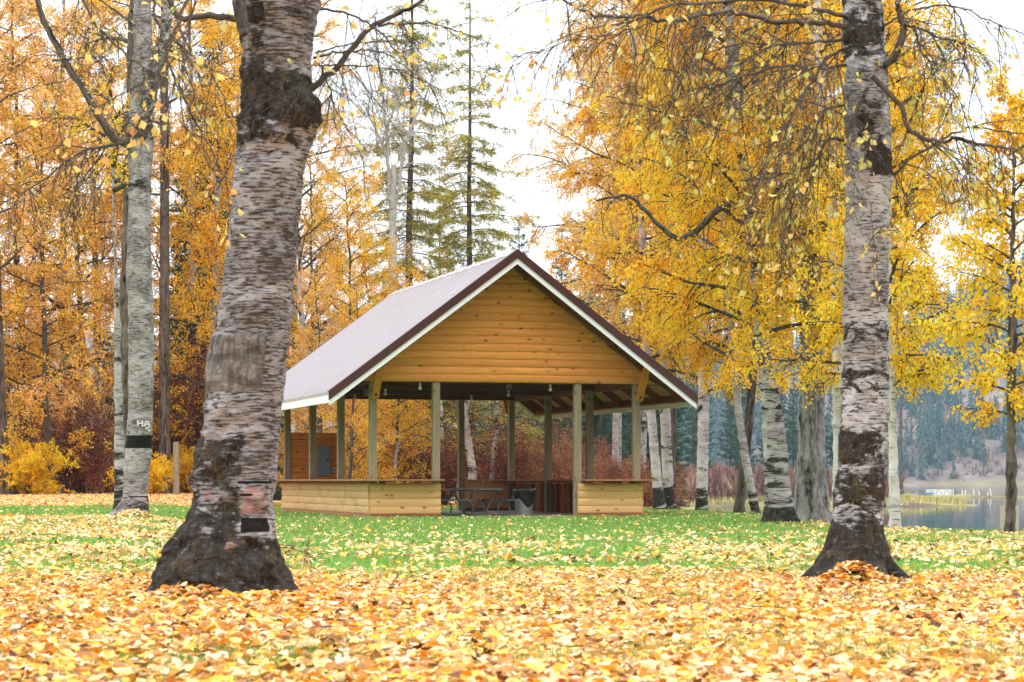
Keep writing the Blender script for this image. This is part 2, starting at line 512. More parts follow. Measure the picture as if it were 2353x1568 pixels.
# lake
m, t, out = nt('lake_water')
nw = noise(t, coords(t, 'Object', (.12, 1.0, 1)), 1.4, 4, .55)
nw2 = noise(t, coords(t, 'Object', (.02, .10, 1)), 1, 3, .5)
b = pbsdf(t, out, (.012, .035, .045), .06, .5, bump=math_(t, 'ADD', nw, math_(t, 'MULTIPLY', nw2, 2.0)), bstr=.05, bdist=.04)
t.links.new(ramp(t, nw2, [(.4, .02), (.62, .06), (.75, .22)]), b.inputs['Roughness'])
me = mkmesh('lake', [(2, 15, WATER), (700, 15, WATER), (700, 1330, WATER), (2, 1330, WATER)], [np.array([[0, 1, 2, 3]])], mats=[m])
tag(obj('lake', me), kind='structure')

# haze: one closed box of even, thin air
m, t, out = nt('haze')
v = t.nodes.new('ShaderNodeVolumePrincipled'); v.inputs['Density'].default_value = .00011
v.inputs['Color'].default_value = (.52, .74, .95, 1); v.inputs['Anisotropy'].default_value = 0
t.links.new(v.outputs[0], out.inputs['Volume'])
HAZE = True
if HAZE:
    o = MB().box((-1900, -1900, -8), (1900, 1900, 300)).build('haze', m)
    tag(o, kind='stuff')

# ------------------------------------------------------------------ fallen leaves and grass
def cover(X, Y):
    """how many leaves lie on a square metre"""
    dl = -X - .105 * Y
    na = n2(X, Y, 1.3, 41, 3); nb = n2(X, Y, .45, 42, 2); nc = n2(X, Y, 4.5, 43, 2)
    near = 1 - ss(15.0, 20.5, Y + 3.0 * (nc - .5))
    c = near * 1250 * (.25 + .75 * ss(.30, .44, na * .55 + nb * .45))
    # small green openings in the left foreground
    hole = np.exp(-(((X + 1.5) / .9) ** 2 + ((Y - 10.0) / .9) ** 2)) + np.exp(-(((X + .9) / .8) ** 2 + ((Y - 9.6) / .5) ** 2))
    c = c * (1 - .72 * np.clip(hole, 0, 1) * ss(.40, .55, nb))
    mid = ss(15.0, 20, Y) * (1 - ss(22, 33, Y))
    c = c + mid * 105 * ss(.36, .60, na * .5 + nb * .2 + nc * .3)
    lawn = ss(27, 38, Y)
    c = c + ss(20, 26, Y) * (5 + 17 * (1 - ss(34, 44, Y)) * ss(.36, .6, nb * .4 + na * .6))
    right = ss(2.0, 5.0, X - .085 * Y + 1.0)
    c = c + right * ss(24, 30, Y) * 70 * ss(.36, .6, na)
    c = c + ss(.15, 1.6, dl) * ss(60, 64, Y) * (1 - ss(79, 82, Y)) * 330
    c = c + ss(.2, 1.5, dl) * ss(24, 30, Y) * (1 - ss(40, 47, Y)) * 150 * ss(.4, .6, na)
    c = c + ss(79, 82, Y) * 160 * ss(0, 2, dl)
    for mx, my, h, r in MOUNDS:
        c = c + (700 if my < 30 else 350) * np.exp(-((X - mx) ** 2 + (Y - my) ** 2) / (r * 1.15) ** 2)
    return c

def sample(rng, y0, y1, slope, dmax, fn, clipx=None):
    """rejection sampling over the wedge |x| < slope*y"""
    area = slope * (y1 ** 2 - y0 ** 2)
    n = int(area * dmax)
    Y = np.sqrt(rng.uniform(y0 ** 2, y1 ** 2, n)); X = rng.uniform(-slope, slope, n) * Y
    keep = rng.uniform(0, dmax, n) < fn(X, Y)
    return X[keep], Y[keep]

# pavilion footprint (nothing lies under its floor)
TH = .285; SX0, SY0 = -3.656, 59.195; SW, SD = 7.32, 12.07
UV_ = np.array([cos(TH), sin(TH)]); VV_ = np.array([-sin(TH), cos(TH)])
def in_shelter(X, Y, m=.35):
    dx, dy = X - SX0, Y - SY0
    a = dx * UV_[0] + dy * UV_[1]; b = dx * VV_[0] + dy * VV_[1]
    return (a > -m) & (a < SW + m) & (b > -m) & (b < SD + m)

leaf_stops = [(0.0, (.09, .032, .012)), (.09, (.28, .115, .035)), (.16, (.60, .32, .12)), (.28, (.80, .52, .27)), (.48, (.86, .66, .43)), (.59, (.86, .53, .19)), (.76, (.88, .46, .06)), (.91, (.84, .35, .022)), (1.0, (.64, .22, .015))]
M_fallen = mat_leaf('fallen_leaves', leaf_stops, .18)

def leaf_mesh_near(rng, X, Y, Z, size, v, name, tilt=.45):
    n = len(X)
    o = np.array([(0, 0), (.12, .26), (.38, .40), (.68, .27), (1.0, 0), (.68, -.27), (.38, -.40), (.12, -.26), (.42, 0)])
    o[:, 0] -= .45
    L = np.zeros((n, 9, 3))
    L[:, :, 0] = o[:, 0]; L[:, :, 1] = o[:, 1] * rng.uniform(.8, 1.15, (n, 1))
    c1 = rng.normal(.15, .45, (n, 1)); c2 = rng.normal(.25, .6, (n, 1)); c3 = rng.normal(0, .25, (n, 1))
    L[:, :, 2] = c1 * o[:, 0] ** 2 + c2 * o[:, 1] ** 2 + c3 * o[:, 0] * o[:, 1] * 2
    L *= size[:, None, None]
    a = rng.uniform(0, 2 * pi, n); tx = rng.normal(0, tilt, n); ty = rng.normal(0, tilt, n)
    flip = np.where(rng.uniform(0, 1, n) < .5, 1.0, -1.0)
    L[:, :, 2] *= flip[:, None]
    # tilt about y then x, then yaw
    x, y, z = L[:, :, 0].copy(), L[:, :, 1].copy(), L[:, :, 2].copy()
    c, s = np.cos(tx)[:, None], np.sin(tx)[:, None]; x, z = x * c + z * s, -x * s + z * c
    c, s = np.cos(ty)[:, None], np.sin(ty)[:, None]; y, z = y * c - z * s, y * s + z * c
    c, s = np.cos(a)[:, None], np.sin(a)[:, None]; x, y = x * c - y * s, x * s + y * c
    V = np.stack([x + X[:, None], y + Y[:, None], z + Z[:, None]], -1).reshape(-1, 3)
    base = np.arange(n)[:, None, None] * 9
    tri = np.array([[i, (i + 1) % 8, 8] for i in range(8)])[None]
    T = (base + tri).reshape(-1, 3)
    return mkmesh(name, V, [T], True, fattr={'v': np.repeat(v, 8)}, mats=[M_fallen])

def leaf_mesh_far(rng, X, Y, Z, size, v, name, mat, tilt=.35):
    n = len(X)
    o = np.array([(-.5, 0), (0, .36), (.5, 0), (0, -.36)])
    L = np.zeros((n, 4, 3)); L[:, :, :2] = o
    L[:, 1, 2] = L[:, 3, 2] = 0
    L[:, 0, 2] = L[:, 2, 2] = rng.normal(.12, .2, n)
    L *= size[:, None, None]
    a = rng.uniform(0, 2 * pi, n); tx = rng.normal(0, tilt, n); ty = rng.normal(0, tilt, n)
    x, y, z = L[:, :, 0].copy(), L[:, :, 1].copy(), L[:, :, 2].copy()
    c, s = np.cos(tx)[:, None], np.sin(tx)[:, None]; x, z = x * c + z * s, -x * s + z * c
    c, s = np.cos(ty)[:, None], np.sin(ty)[:, None]; y, z = y * c - z * s, y * s + z * c
    c, s = np.cos(a)[:, None], np.sin(a)[:, None]; x, y = x * c - y * s, x * s + y * c
    V = np.stack([x + X[:, None], y + Y[:, None], z + Z[:, None]], -1).reshape(-1, 3)
    b = np.arange(n)[:, None] * 4
    T = np.concatenate([b + np.array([[0, 1, 2]]), b + np.array([[0, 2, 3]])], 1).reshape(-1, 3)
    return mkmesh(name, V, [T], False, fattr={'v': np.repeat(v, 2)}, mats=[mat])

def vcol(rng, X, Y):
    n = len(X)
    b = n2(X, Y, .8, 77, 2)
    pale = n2(X, Y, 6, 78, 2)
    v = rng.uniform(0, 1, n)
    # more cream undersides on the open lawn, more gold in the left foreground
    push = .16 * ss(17, 26, Y) * (1 - ss(34, 50, Y)) - .10 * ss(0, 2, -X) * (1 - ss(14, 20, Y))
    v = np.clip(v - push * (v > .5) + (b - .5) * .25, 0, 1)
    return v

rng = np.random.default_rng(11)
X, Y = sample(rng, 6.0, 21, .27, 2100, cover)
Zl = ground_z(X, Y) + rng.uniform(0.004, .055, len(X))
me = leaf_mesh_near(rng, X, Y, Zl, rng.normal(.058, .013, len(X)).clip(.035, .09), vcol(rng, X, Y), 'fallen_leaves', .30)
nlv = len(X)
tag(obj('fallen_leaves', me), 'carpet of yellow and cream birch leaves fallen in the foreground', 'fallen leaves', kind='stuff')
X, Y = sample(rng, 21, 95, .28, 520, cover)
k = (~in_shelter(X, Y)) & (lake_sd(X, Y) > 1.0)
X, Y = X[k], Y[k]
Zl = ground_z(X, Y) + rng.uniform(.012, .06, len(X))
me = leaf_mesh_far(rng, X, Y, Zl, rng.normal(.078, .014, len(X)).clip(.04, .12), vcol(rng, X, Y), 'lawn_leaves', M_fallen)
print('leaves', nlv, len(X))
tag(obj('lawn_leaves', me), 'loose fallen leaves scattered over the green lawn', 'fallen leaves', kind='stuff')

# grass blades
def grass_density(X, Y):
    near = 1 - ss(17, 24, Y)
    nb = n2(X, Y, .5, 52, 2)
    hole = np.exp(-(((X + 1.5) / 1.1) ** 2 + ((Y - 10.0) / 1.1) ** 2)) + np.exp(-(((X + .9) / .9) ** 2 + ((Y - 9.6) / .6) ** 2))
    d = near * (160 + 900 * np.clip(hole, 0, 1) + 500 * ss(.55, .7, nb)) + ss(17, 24, Y) * 420 * (1 - .6 * ss(40, 60, Y))
    return d * (lake_sd(X, Y) > .6)
X, Y = sample(rng, 6.5, 84, .26, 1100, grass_density) if False else (None, None)
xs, ys = [], []
for y0, y1, mx in ((6.5, 20, 1100), (20, 40, 430), (40, 84, 260)):
    a, b_ = sample(rng, y0, y1, .26, mx, grass_density); xs.append(a); ys.append(b_)
X = np.concatenate(xs); Y = np.concatenate(ys)
k = ~in_shelter(X, Y, .1); X, Y = X[k], Y[k]
print('grass', len(X))
n = len(X); h = rng.uniform(.035, .085, n) * (1 + .5 * (n2(X, Y, 1.2, 61) > .62)); wd = rng.uniform(.003, .006, n) * (1 + ss(20, 50, Y) * 1.6)
a = rng.uniform(0, 2 * pi, n); lean = rng.uniform(.1, .7, n) * h; la = rng.uniform(0, 2 * pi, n)
Z0 = ground_z(X, Y) - .005
dx, dy = np.cos(a) * wd, np.sin(a) * wd
V = np.stack([np.stack([X - dx, Y - dy, Z0], 1), np.stack([X + dx, Y + dy, Z0], 1),
              np.stack([X + np.cos(la) * lean, Y + np.sin(la) * lean, Z0 + h], 1)], 1).reshape(-1, 3)
T = np.arange(n * 3).reshape(n, 3)
M_grass = mat_leaf('grass_blades', [(0, (.08, .19, .03)), (.5, (.20, .37, .07)), (.85, (.31, .48, .13)), (1, (.42, .46, .18))], .35)
me = mkmesh('grass', V, [T], False, fattr={'v': rng.uniform(0, 1, n)}, mats=[M_grass])
tag(obj('grass', me), 'short green lawn grass showing between the fallen leaves', 'grass', kind='stuff')
# ------------------------------------------------------------------ picnic shelter
M_gable = mat_wood('stained_log_siding', (.78, .33, .08), (.56, .20, .036), course=.205, knot=(.13, .03, .008), rough=.45)
M_counter = mat_wood('pale_log_siding', (.86, .53, .26), (.70, .38, .15), course=.2, knot=(.22, .08, .03), rough=.6)
M_counter_y = mat_wood('pale_log_siding_side', (.78, .50, .23), (.60, .36, .15), axis='y', course=.2, knot=(.25, .12, .06), rough=.6, weather=(.42, .24, .10))
M_redwood = mat_wood('red_base_board', (.34, .12, .055), (.22, .07, .03), knots=False)
M_redwood_y = mat_wood('red_base_board_side', (.40, .19, .10), (.28, .11, .06), axis='y', knots=False)
M_post = mat_wood('green_treated_post', (.31, .255, .17), (.20, .16, .105), axis='z', knot=(.12, .08, .03), rough=.8, grainsc=.8)
M_beam = mat_wood('brown_stained_beam', (.12, .038, .014), (.06, .018, .008), knots=False, rough=.6)
M_beam_y = mat_wood('brown_stained_rafter', (.22, .07, .024), (.11, .032, .012), axis='y', knots=False, rough=.6)
M_brace = mat_wood('orange_brace', (.60, .23, .045), (.40, .13, .025), axis='z', knot=(.1, .03, .01))
M_sheath = mat_wood('roof_sheathing', (.50, .33, .15), (.34, .20, .08), axis='y', knots=False, rough=.8, grainsc=.6)
M_top = mat_wood('counter_top', (.44, .20, .09), (.28, .11, .05), axis='x', knots=False, rough=.6)
M_topy = mat_wood('counter_top_side', (.44, .20, .09), (.28, .11, .05), axis='y', knots=False, rough=.6)
M_roof = mat_flat('brown_metal_roof', (.42, .385, .42), .30, .5, 0, .03, 2, coat=1.0)
M_trim = mat_flat('dark_brown_trim', (.060, .018, .019), .35, .45, 0, .05, 3, coat=.12)
M_white = mat_flat('white_fascia', (.78, .76, .84), .5, .3, 0, .03, 3)
M_galv = mat_flat('galvanised_metal', (.42, .44, .45), .35, .5, .75, .15, 8)
M_conc = mat_flat('concrete', (.44, .42, .39), .9, .2, 0, .18, 5)
M_blackm = mat_flat('black_plastic', (.012, .012, .013), .28, .5, 0, .2, 9)
M_panel = mat_flat('grey_panel_paint', (.17, .22, .27), .45, .4, 0, .05, 3)
M_bolt = mat_flat('dark_iron', (.03, .02, .018), .5, .5, .5)
m, t, out = nt('bulb_glass'); pbsdf(t, out, (.62, .60, .52), .12, .6); M_bulb = m

SH = empty('picnic_shelter', (SX0, SY0, 0), TH)
tag(SH, 'open wooden picnic shelter with brown metal roof and log siding gable', 'picnic shelter')
PS = .19
H0 = .02           # ground at the shelter
SLOPE = (7.035 - 3.276) / (3.66 + 1.362)
ZE, ZR, OVF, OVR, OVS = 3.276, 7.035, 1.01, 1.16, 1.362
def roofz(u):
    return ZR - abs(u - SW / 2) * SLOPE
def slant(u):                      # angle of roof plane
    return math.atan(SLOPE)

MB().box((-.35, -.42, -.25), (SW + .35, SD + .9, .035)).build('floor_slab', M_conc, SH)

# posts
pu = [0.0, 1.709, 5.639, SW]
pv = [0.0, SD / 3, 2 * SD / 3, SD]
posts = [(u, 0.0) for u in pu] + [(0.0, v) for v in pv[1:]] + [(SW, v) for v in pv[1:]] + [(pu[1], SD), (pu[2], SD)]
for (u, v) in posts:
    a = 0.0
    z1 = 3.60 if 0 < u < SW else roofz(u) - .36
    b = MB().box((-PS / 2, -PS / 2, .036), (PS / 2, PS / 2, z1))
    o = b.build('post', M_post, SH, bevel=.008)
    o.location = (u, v, 0)

# tie beams between the posts, one per bent, and the plates above the side posts
for v in pv:
    off = PS / 2 + .03
    MB().box((-.18, v + off - .045, 3.585), (SW + .18, v + off + .045, 3.87)).build('tie_beam', M_beam, SH)
    if v > 0:
        MB().box((-.18, v - off - .040, 3.59), (SW + .18, v - off + .045, 3.85)).build('tie_beam', M_beam, SH)
for u in (0, SW):
    s = 1 if u else -1
    MB().box((u - .045 + s * .12, -.09, 3.55), (u + .045 + s * .12, SD + .09, 3.83)).build('side_plate', M_beam_y, SH)

# log siding
def courses(z0, z1, ch, x0f, x1f, bulge=.032, nprof=9):
    """profile strips in local x-z plane facing -y"""
    V, Fq = [], []
    z = z0
    zs = []
    while z < z1 - .01:
        top = min(z + ch, z1)
        zs.append((z, top)); z = top
    n = 0
    for (a, b) in zs:
        for j in range(nprof + 1):
            tt = j / nprof
            zz = a + (b - a) * tt
            outp = bulge * math.sqrt(max(0, 1 - (2 * tt - 1) ** 2 * 1.0))
            V += [(x0f(zz), -outp, zz), (x1f(zz), -outp, zz)]
        for j in range(nprof):
            Fq.append((n, n + 1, n + 3, n + 2)); n += 2
        n += 2
    return V, Fq

def siding(name, mat, z0, z1, ch, x0f, x1f, y, parent, flip=False, axis='x', back=.03):
    V, Fq = courses(z0, z1, ch, x0f, x1f)
    V = np.array(V)
    nv = len(V)
    Bk = V.copy(); Bk[:, 1] = back
    VV = np.concatenate([V, Bk]); FF = [tuple(f) for f in Fq] + [tuple(i + nv for i in f[::-1]) for f in Fq]
    # end caps
    for j in range(0, nv - 2, 2):
        FF.append((j, j + 2, nv + j + 2, nv + j)); FF.append((j + 1, nv + j + 1, nv + j + 3, j + 3))
    FF.append((0, nv, nv + 1, 1)); FF.append((nv - 2, nv - 1, 2 * nv - 1, 2 * nv - 2))
    if flip: VV[:, 1] *= -1
    VV[:, 1] += y
    if axis == 'y':
        VV = VV[:, [1, 0, 2]]
    return MB().add(VV, FF).build(name, mat, parent, smooth=False)

ZG = 3.61
hw = lambda z: (ZR - .30 - z) / SLOPE
gl = lambda z: max(SW / 2 - hw(z), -.16 - .9 * 0) if z > 3.9 else max(SW / 2 - hw(z), -.78)
siding('gable_siding', M_gable, ZG, ZR - .34, .205, lambda z: SW / 2 - hw(z), lambda z: SW / 2 + hw(z), -PS / 2 - .035, SH)
siding('gable_siding', M_gable, ZG, ZR - .34, .205, lambda z: SW / 2 - hw(z), lambda z: SW / 2 + hw(z), SD + PS / 2 + .16, SH, flip=True)
# plain backs of both gables, seen from inside
for vy in (.24, SD - .26):
    MB().add([(SW / 2 - hw(3.88), vy, 3.88), (SW / 2 + hw(3.88), vy, 3.88), (SW / 2, vy, ZR - .36),
              (SW / 2 - hw(3.88), vy + .02, 3.88), (SW / 2 + hw(3.88), vy + .02, 3.88), (SW / 2, vy + .02, ZR - .36)],
             [(0, 1, 2), (5, 4, 3), (0, 3, 4, 1), (1, 4, 5, 2), (2, 5, 3, 0)]).build('gable_backing', M_beam, SH)

# counters: front, rear, left and right
def half_wall(u0, u1, v, facing, name='counter_wall'):
    s = siding(name, M_counter, .12, .92, .2, lambda z: u0, lambda z: u1, v, SH, flip=(facing > 0))
    b = MB().box((u0 + .01, v - .030 if facing < 0 else v - .02, .0), (u1 - .01, v + .02 if facing < 0 else v + .030, .118)).build('base_board', M_redwood, s)
    return s
yf = -PS / 2 - .035
half_wall(-.10, pu[1] + .10, yf, -1)
half_wall(pu[2] - .02, SW + .10, yf, -1)
half_wall(-.10, pu[1] + .10, SD + .13, 1)
half_wall(pu[2] - .10, SW + .10, SD + .13, 1)
for (x, sgn) in ((-.135, -1), (SW + .135, 1)):
    s = siding('counter_wall', M_counter_y, .12, .92, .2, lambda z: yf + .0, lambda z: SD + .10, x, SH, flip=(sgn > 0), axis='y')
    MB().box((x - .03, yf + .01, 0), (x + .03, SD + .09, .118)).build('base_board', M_redwood_y, s)
# counter tops on their brackets
def top(a, b, mat):
    MB().box(a, b).build('counter_top', mat, SH, bevel=.006)
ct0, ct1 = .992, 1.034
top((-.50, -.52, ct0), (pu[1] + .11, .12, ct1), M_top)
top((pu[2] - .03 + .11, -.52, ct0), (SW + .46, .12, ct1), M_top)
top((-.50, .123, ct0), (.14, SD - .15, ct1), M_topy)
top((SW - .14, .123, ct0), (SW + .46, SD - .15, ct1), M_topy)
top((-.50, SD - .147, ct0), (pu[1] + .11, SD + .46, ct1), M_top)
top((pu[2] - .11, SD - .147, ct0), (SW + .46, SD + .46, ct1), M_top)
for k in range(15):
    v = .25 + k * (SD - .5) / 14
    MB().box((-.46, v - .02, .925), (.10, v + .02, .990)).build('bracket', M_redwood_y, SH)
    MB().box((SW - .10, v - .02, .925), (SW + .42, v + .02, .990)).build('bracket', M_redwood_y, SH)
for (a, b_) in ((.25, .52), (1.2, 1.5), (5.95, 6.2), (6.75, 6.95)):
    MB().box((a, -.48, .925), (b_, .08, .990)).build('bracket', M_redwood, SH)
for (a, b_) in ((.5, .75), (1.3, 1.5), (5.9, 6.15), (6.7, 6.9)):
    MB().box((a, SD - .10, .925), (b_, SD + .42, .990)).build('bracket', M_redwood, SH)
# studs and diagonal struts on the inner faces of the right and rear counters
for k in range(9):
    v = .8 + k * 1.3
    MB().box((SW + .02, v - .045, .036), (SW + .10, v + .045, .92)).build('stud', M_beam_y, SH)
for k in range(5):
    v = 1.5 + k * 2.4
    MB().bar((SW + .0, v + .1, .06), (SW - .10, v - .28, .94), .05, .14, (1, 0, 0)).build('strut', M_brace, SH)
# inner lining of the right and the rear counters
MB().box((SW + .101, .1, .04), (SW + .115, SD, .90)).build('counter_lining', M_beam_y, SH)

# taller rear wall in the left corner with the breaker panel and two outlets
s = siding('panel_wall', M_gable, 1.04, 2.51, .21, lambda z: PS / 2, lambda z: pu[1] - PS / 2 + .02, SD - .02, SH, back=.04)
for o_ in [s]:
    b = MB().box((.93, SD - .13, 1.17), (1.35, SD - .055, 2.10)).build('breaker_panel', M_panel, SH, bevel=.006)
    MB().box((.955, SD - .138, 1.20), (1.325, SD - .1305, 2.07)).build('panel_door', M_panel, b)
    MB().box((1.21, SD - .146, 1.62), (1.29, SD - .1385, 1.67)).build('panel_latch', M_blackm, b)
    for uu in (.68, 1.49):
        q = MB().box((uu - .065, SD - .09, 1.26), (uu + .065, SD - .055, 1.41)).build('outlet', M_galv, SH)
        MB().lathe([(.038, 0), (.038, .012)], (0, 0, 0), 12).build('socket', M_blackm, q).matrix_local = Matrix.Translation((uu, SD - .088, 1.335)) @ Matrix.Rotation(radians(90), 4, 'X')

# roof
RF = MB()
ang = math.atan(SLOPE)
RT = empty('roof', (0, 0, 0)); RT.parent = SH
v0, v1 = -OVF, SD + OVR
pitch = .2286
def roof_side(sgn):
    # ribbed sheets: cross-section along v, extruded down the slope
    prof = []
    v = v0 + .03; ri = 0
    while v < v1 - .05:
        rh = .062 if ri % 4 == 0 else .036; ri += 1
        prof += [(v, 0), (v + .010, rh), (v + .034, rh), (v + .052, 0), (v + .115, 0), (v + .122, .005), (v + .135, .005), (v + .142, 0)]
        v += pitch
    prof.append((v1, 0))
    nrm = np.array([sgn * sin(ang), 0, cos(ang)])
    V = []
    for (uu) in (0.0, 1.0):
        for (vv, h) in prof:
            half = SW / 2 + OVS
            u = SW / 2 + sgn * half * uu
            z = ZR - half * uu * SLOPE
            V.append(np.array([u, vv, z]) + nrm * h)
    n = len(prof)
    Fq = [(i, i + 1, n + i + 1, n + i) if sgn > 0 else (i, n + i, n + i + 1, i + 1) for i in range(n - 1)]
    V = np.array(V)
    V2 = V.copy(); V2 -= nrm * .012
    b = MB().add(np.concatenate([V, V2]), Fq + [tuple(2 * n + k for k in f[::-1]) for f in Fq] + [(i, 2 * n + i, 2 * n + i + 1, i + 1) for i in range(n - 1)] + [(n + i + 1, 3 * n + i + 1, 3 * n + i, n + i) for i in range(n - 1)])
    b.build('metal_roofing', M_roof, RT)
    # sheathing
    half = SW / 2 + OVS - .02
    A = np.array([SW / 2, 0, ZR - .018]); B = np.array([SW / 2 + sgn * half, 0, ZR - .018 - half * SLOPE])
    def slab(t0, t1, vv0, vv1, th, name, mat, down=0.0, parent=RT):
        p0 = A + (B - A) * t0 - nrm * down; p1 = A + (B - A) * t1 - nrm * down
        V = []
        for p in (p0, p1):
            for vv in (vv0, vv1):
                for d in (0, th):
                    q = p - nrm * d; V.append((q[0], vv, q[2]))
        return MB().add(V, [(0, 1, 3, 2), (4, 6, 7, 5), (0, 4, 5, 1), (2, 3, 7, 6), (0, 2, 6, 4), (1, 5, 7, 3)]).build(name, mat, parent)
    slab(0, .995, v0 + .06, v1 - .06, .02, 'sheathing', M_sheath)
    # rafters down the slope
    for k, vv in enumerate([v0 + .10, -.32, 1.4, 2.9, 4.6, 6.3, 8.0, 9.7, 11.2, SD + .35, v1 - .14]):
        slab(.004, .975, vv, vv + .045, .19, 'rafter', M_beam_y, down=.021)
    # purlins between
    for tt in (.30, .62, .86):
        slab(tt, tt + .018, v0 + .15, v1 - .15, .14, 'purlin', M_beam_y, down=.0215)
    slab(.977, .988, v0 + .06, v1 - .06, .23, 'eave_board', M_beam_y, down=.0225)
    # white eave fascia with its grey drip edge
    ue = SW / 2 + sgn * (SW / 2 + OVS); us = ue - sgn * .035
    z = ZE
    MB().box((min(ue, us), v0 + .0, z - .27), (max(ue, us), v1, z - .065)).build('fascia', M_white, RT)
    MB().box((min(ue + sgn * .012, us), v0 + .001, z - .062), (max(ue + sgn * .012, us), v1 - .001, z - .014)).build('drip_edge', mat_drip, RT)
    # gable rakes: brown metal trim above white board
    for (vv, d) in ((v0, -1), (v1, 1)):
        def rake(z_top, z_bot, t0, t1, name, mat, ext=0.0):
            V = []
            for (uu, zz) in ((SW / 2, ZR), (SW / 2 + sgn * (SW / 2 + OVS + ext), ZR - (SW / 2 + OVS + ext) * SLOPE)):
                for zo in (z_top, z_bot):
                    for q in (t0, t1):
                        V.append((uu, vv + d * q, zz + zo))
            return MB().add(V, [(0, 1, 3, 2), (4, 6, 7, 5), (0, 4, 5, 1), (2, 3, 7, 6), (0, 2, 6, 4), (1, 5, 7, 3)]).build(name, mat, RT)
        rake(.035, -.195, .018, .045, 'rake_trim', M_trim, .03)
        rake(.050, .030, -.14, .0453, 'rake_cap', M_trim, .031)
        rake(-.165, -.345, -.02, .0177, 'rake_board', M_white, .002)
mat_drip = mat_flat('drip_edge_metal', (.40, .42, .38), .4, .5, .2)
roof_side(-1); roof_side(1)
for s_ in (-1, 1):
    V = [(SW / 2, v0 + .02, ZR + .055), (SW / 2 + s_ * .2, v0 + .02, ZR + .055 - .2 * SLOPE), (SW / 2 + s_ * .2, v1 - .02, ZR + .055 - .2 * SLOPE), (SW / 2, v1 - .02, ZR + .055)]
    V2 = [(x, y, z - .012) for x, y, z in V]
    MB().add(V + V2, [(0, 1, 2, 3), (7, 6, 5, 4), (0, 4, 5, 1), (1, 5, 6, 2), (2, 6, 7, 3)]).build('ridge_cap', mat_flat('ridge_cap_metal', (.44, .40, .40), .35, .5, .1, .03), RT)
MB().box((SW / 2 - .02, v0 + .15, ZR - .34), (SW / 2 + .02, v1 - .15, ZR - .06)).build('ridge_beam', M_beam_y, RT)

# knee braces from corner posts to the fly rafters
for u in (0.0, SW):
    for (vv, d) in ((-PS / 2 - .045, -1), (SD + PS / 2 + .20, 1)):
        if d < 0:
            b = MB().bar((u + .02, vv - .04, 3.16), (u + .02, vv - .74, roofz(u) - .20), .19, .085, (0, 0, 1)).build('knee_brace', M_brace, SH, bevel=.006)
            MB().lathe([(.035, 0), (.035, .02)], n=12).build('bolt', M_bolt, b).matrix_local = Matrix.Translation((u + .02, vv - .165, 3.25)) @ Matrix.Rotation(radians(125), 4, 'X')
        else:
            MB().bar((u, vv + .04, 3.2), (u, vv + .8, roofz(u) - .22), .19, .085, (0, 0, 1)).build('knee_brace', M_brace, SH)

# light bulbs and ribbed metal plates under the tie beams
for j, v in enumerate(pv[:3]):
    for u in (1.31, 4.92):
        vz = v + PS / 2 + .03
        b = MB().lathe([(.012, -.0), (.032, -.01), (.032, -.05), (.022, -.055)], n=10).build('lamp_holder', M_white, SH, smooth=True)
        b.location = (u, vz - .0, 3.585)
        MB().lathe([(.016, -.054), (.022, -.075), (.042, -.105), (.05, -.135), (.042, -.165), (.02, -.183), (.002, -.187)], n=12).build('light_bulb', M_bulb, b, smooth=True)
def ribbed(u, v, z0, w_=.17, h_=.2):
    V, Fq = [], []
    n = 33
    for i in range(n):
        x = -w_ / 2 + w_ * i / (n - 1); y = -.008 * math.cos(i * pi / 2)
        V += [(u + x, v + y, z0), (u + x, v + y, z0 + h_)]
    for i in range(n - 1):
        Fq.append((2 * i, 2 * i + 2, 2 * i + 3, 2 * i + 1))
    V2 = [(x, y + .004, z) for x, y, z in V]
    MB().add(V + V2, Fq + [tuple(2 * n + k for k in f[::-1]) for f in Fq]).build('metal_plate', M_galv, SH)
for (u, v, z0) in ((1.6, pv[2] - PS / 2 - .085, 3.52), (4.85, pv[1] - PS / 2 - .085, 3.60), (1.75, pv[2] - .2, 3.72), (SW - .0, pv[2] - PS / 2 - .012, 3.42), (SW, pv[1] - PS / 2 - .012, 3.42)):
    ribbed(u, v, z0)

# a few leaves lying on the roof
M_rl = mat_flat('yellow_leaf', (.80, .48, .06), .6, .2, 0, .2, 30)
for k_, (v_, t_) in enumerate(((-.6, .95), (1.1, .55), (-.3, .30), (3.2, .80), (5.5, .45), (-.7, .72), (2.2, .93))):
    u_ = SW / 2 - (SW / 2 + OVS) * t_; z_ = ZR - (SW / 2 + OVS) * t_ * SLOPE + .05
    a_ = k_ * 1.9; lp = [(-.05, 0), (-.01, .032), (.03, .024), (.06, 0), (.03, -.024), (-.01, -.032)]
    q_ = MB(); vs_ = [(x * cos(a_) - y * sin(a_), x * sin(a_) + y * cos(a_)) for x, y in lp]
    q_.add([(x * .8, y, x * .8 * SLOPE + .006 * math.cos(i)) for i, (x, y) in enumerate(vs_)] + [(x * .8, y, x * .8 * SLOPE - .002) for i, (x, y) in enumerate(vs_)], [list(range(6)), list(range(6, 12))[::-1]])
    lo = q_.build('fallen_leaf', M_rl)
    w_ = np.array([SX0, SY0]) + UV_ * u_ + VV_ * v_
    lo.location = (w_[0], w_[1], z_); lo.rotation_euler = (0, 0, TH)
    tag(lo, 'yellow leaf lying on the left slope of the brown shelter roof', 'leaf', 'fallen leaves lying on the shelter roof')
# ------------------------------------------------------------------ path beside the shelter
o = MB().box((-7.2, SD - 1.6, -.05), (-.36, SD + .2, .045)).build('path', M_conc)
o.location = (SX0, SY0, .0); o.rotation_euler = (0, 0, TH); tag(o, kind='structure')

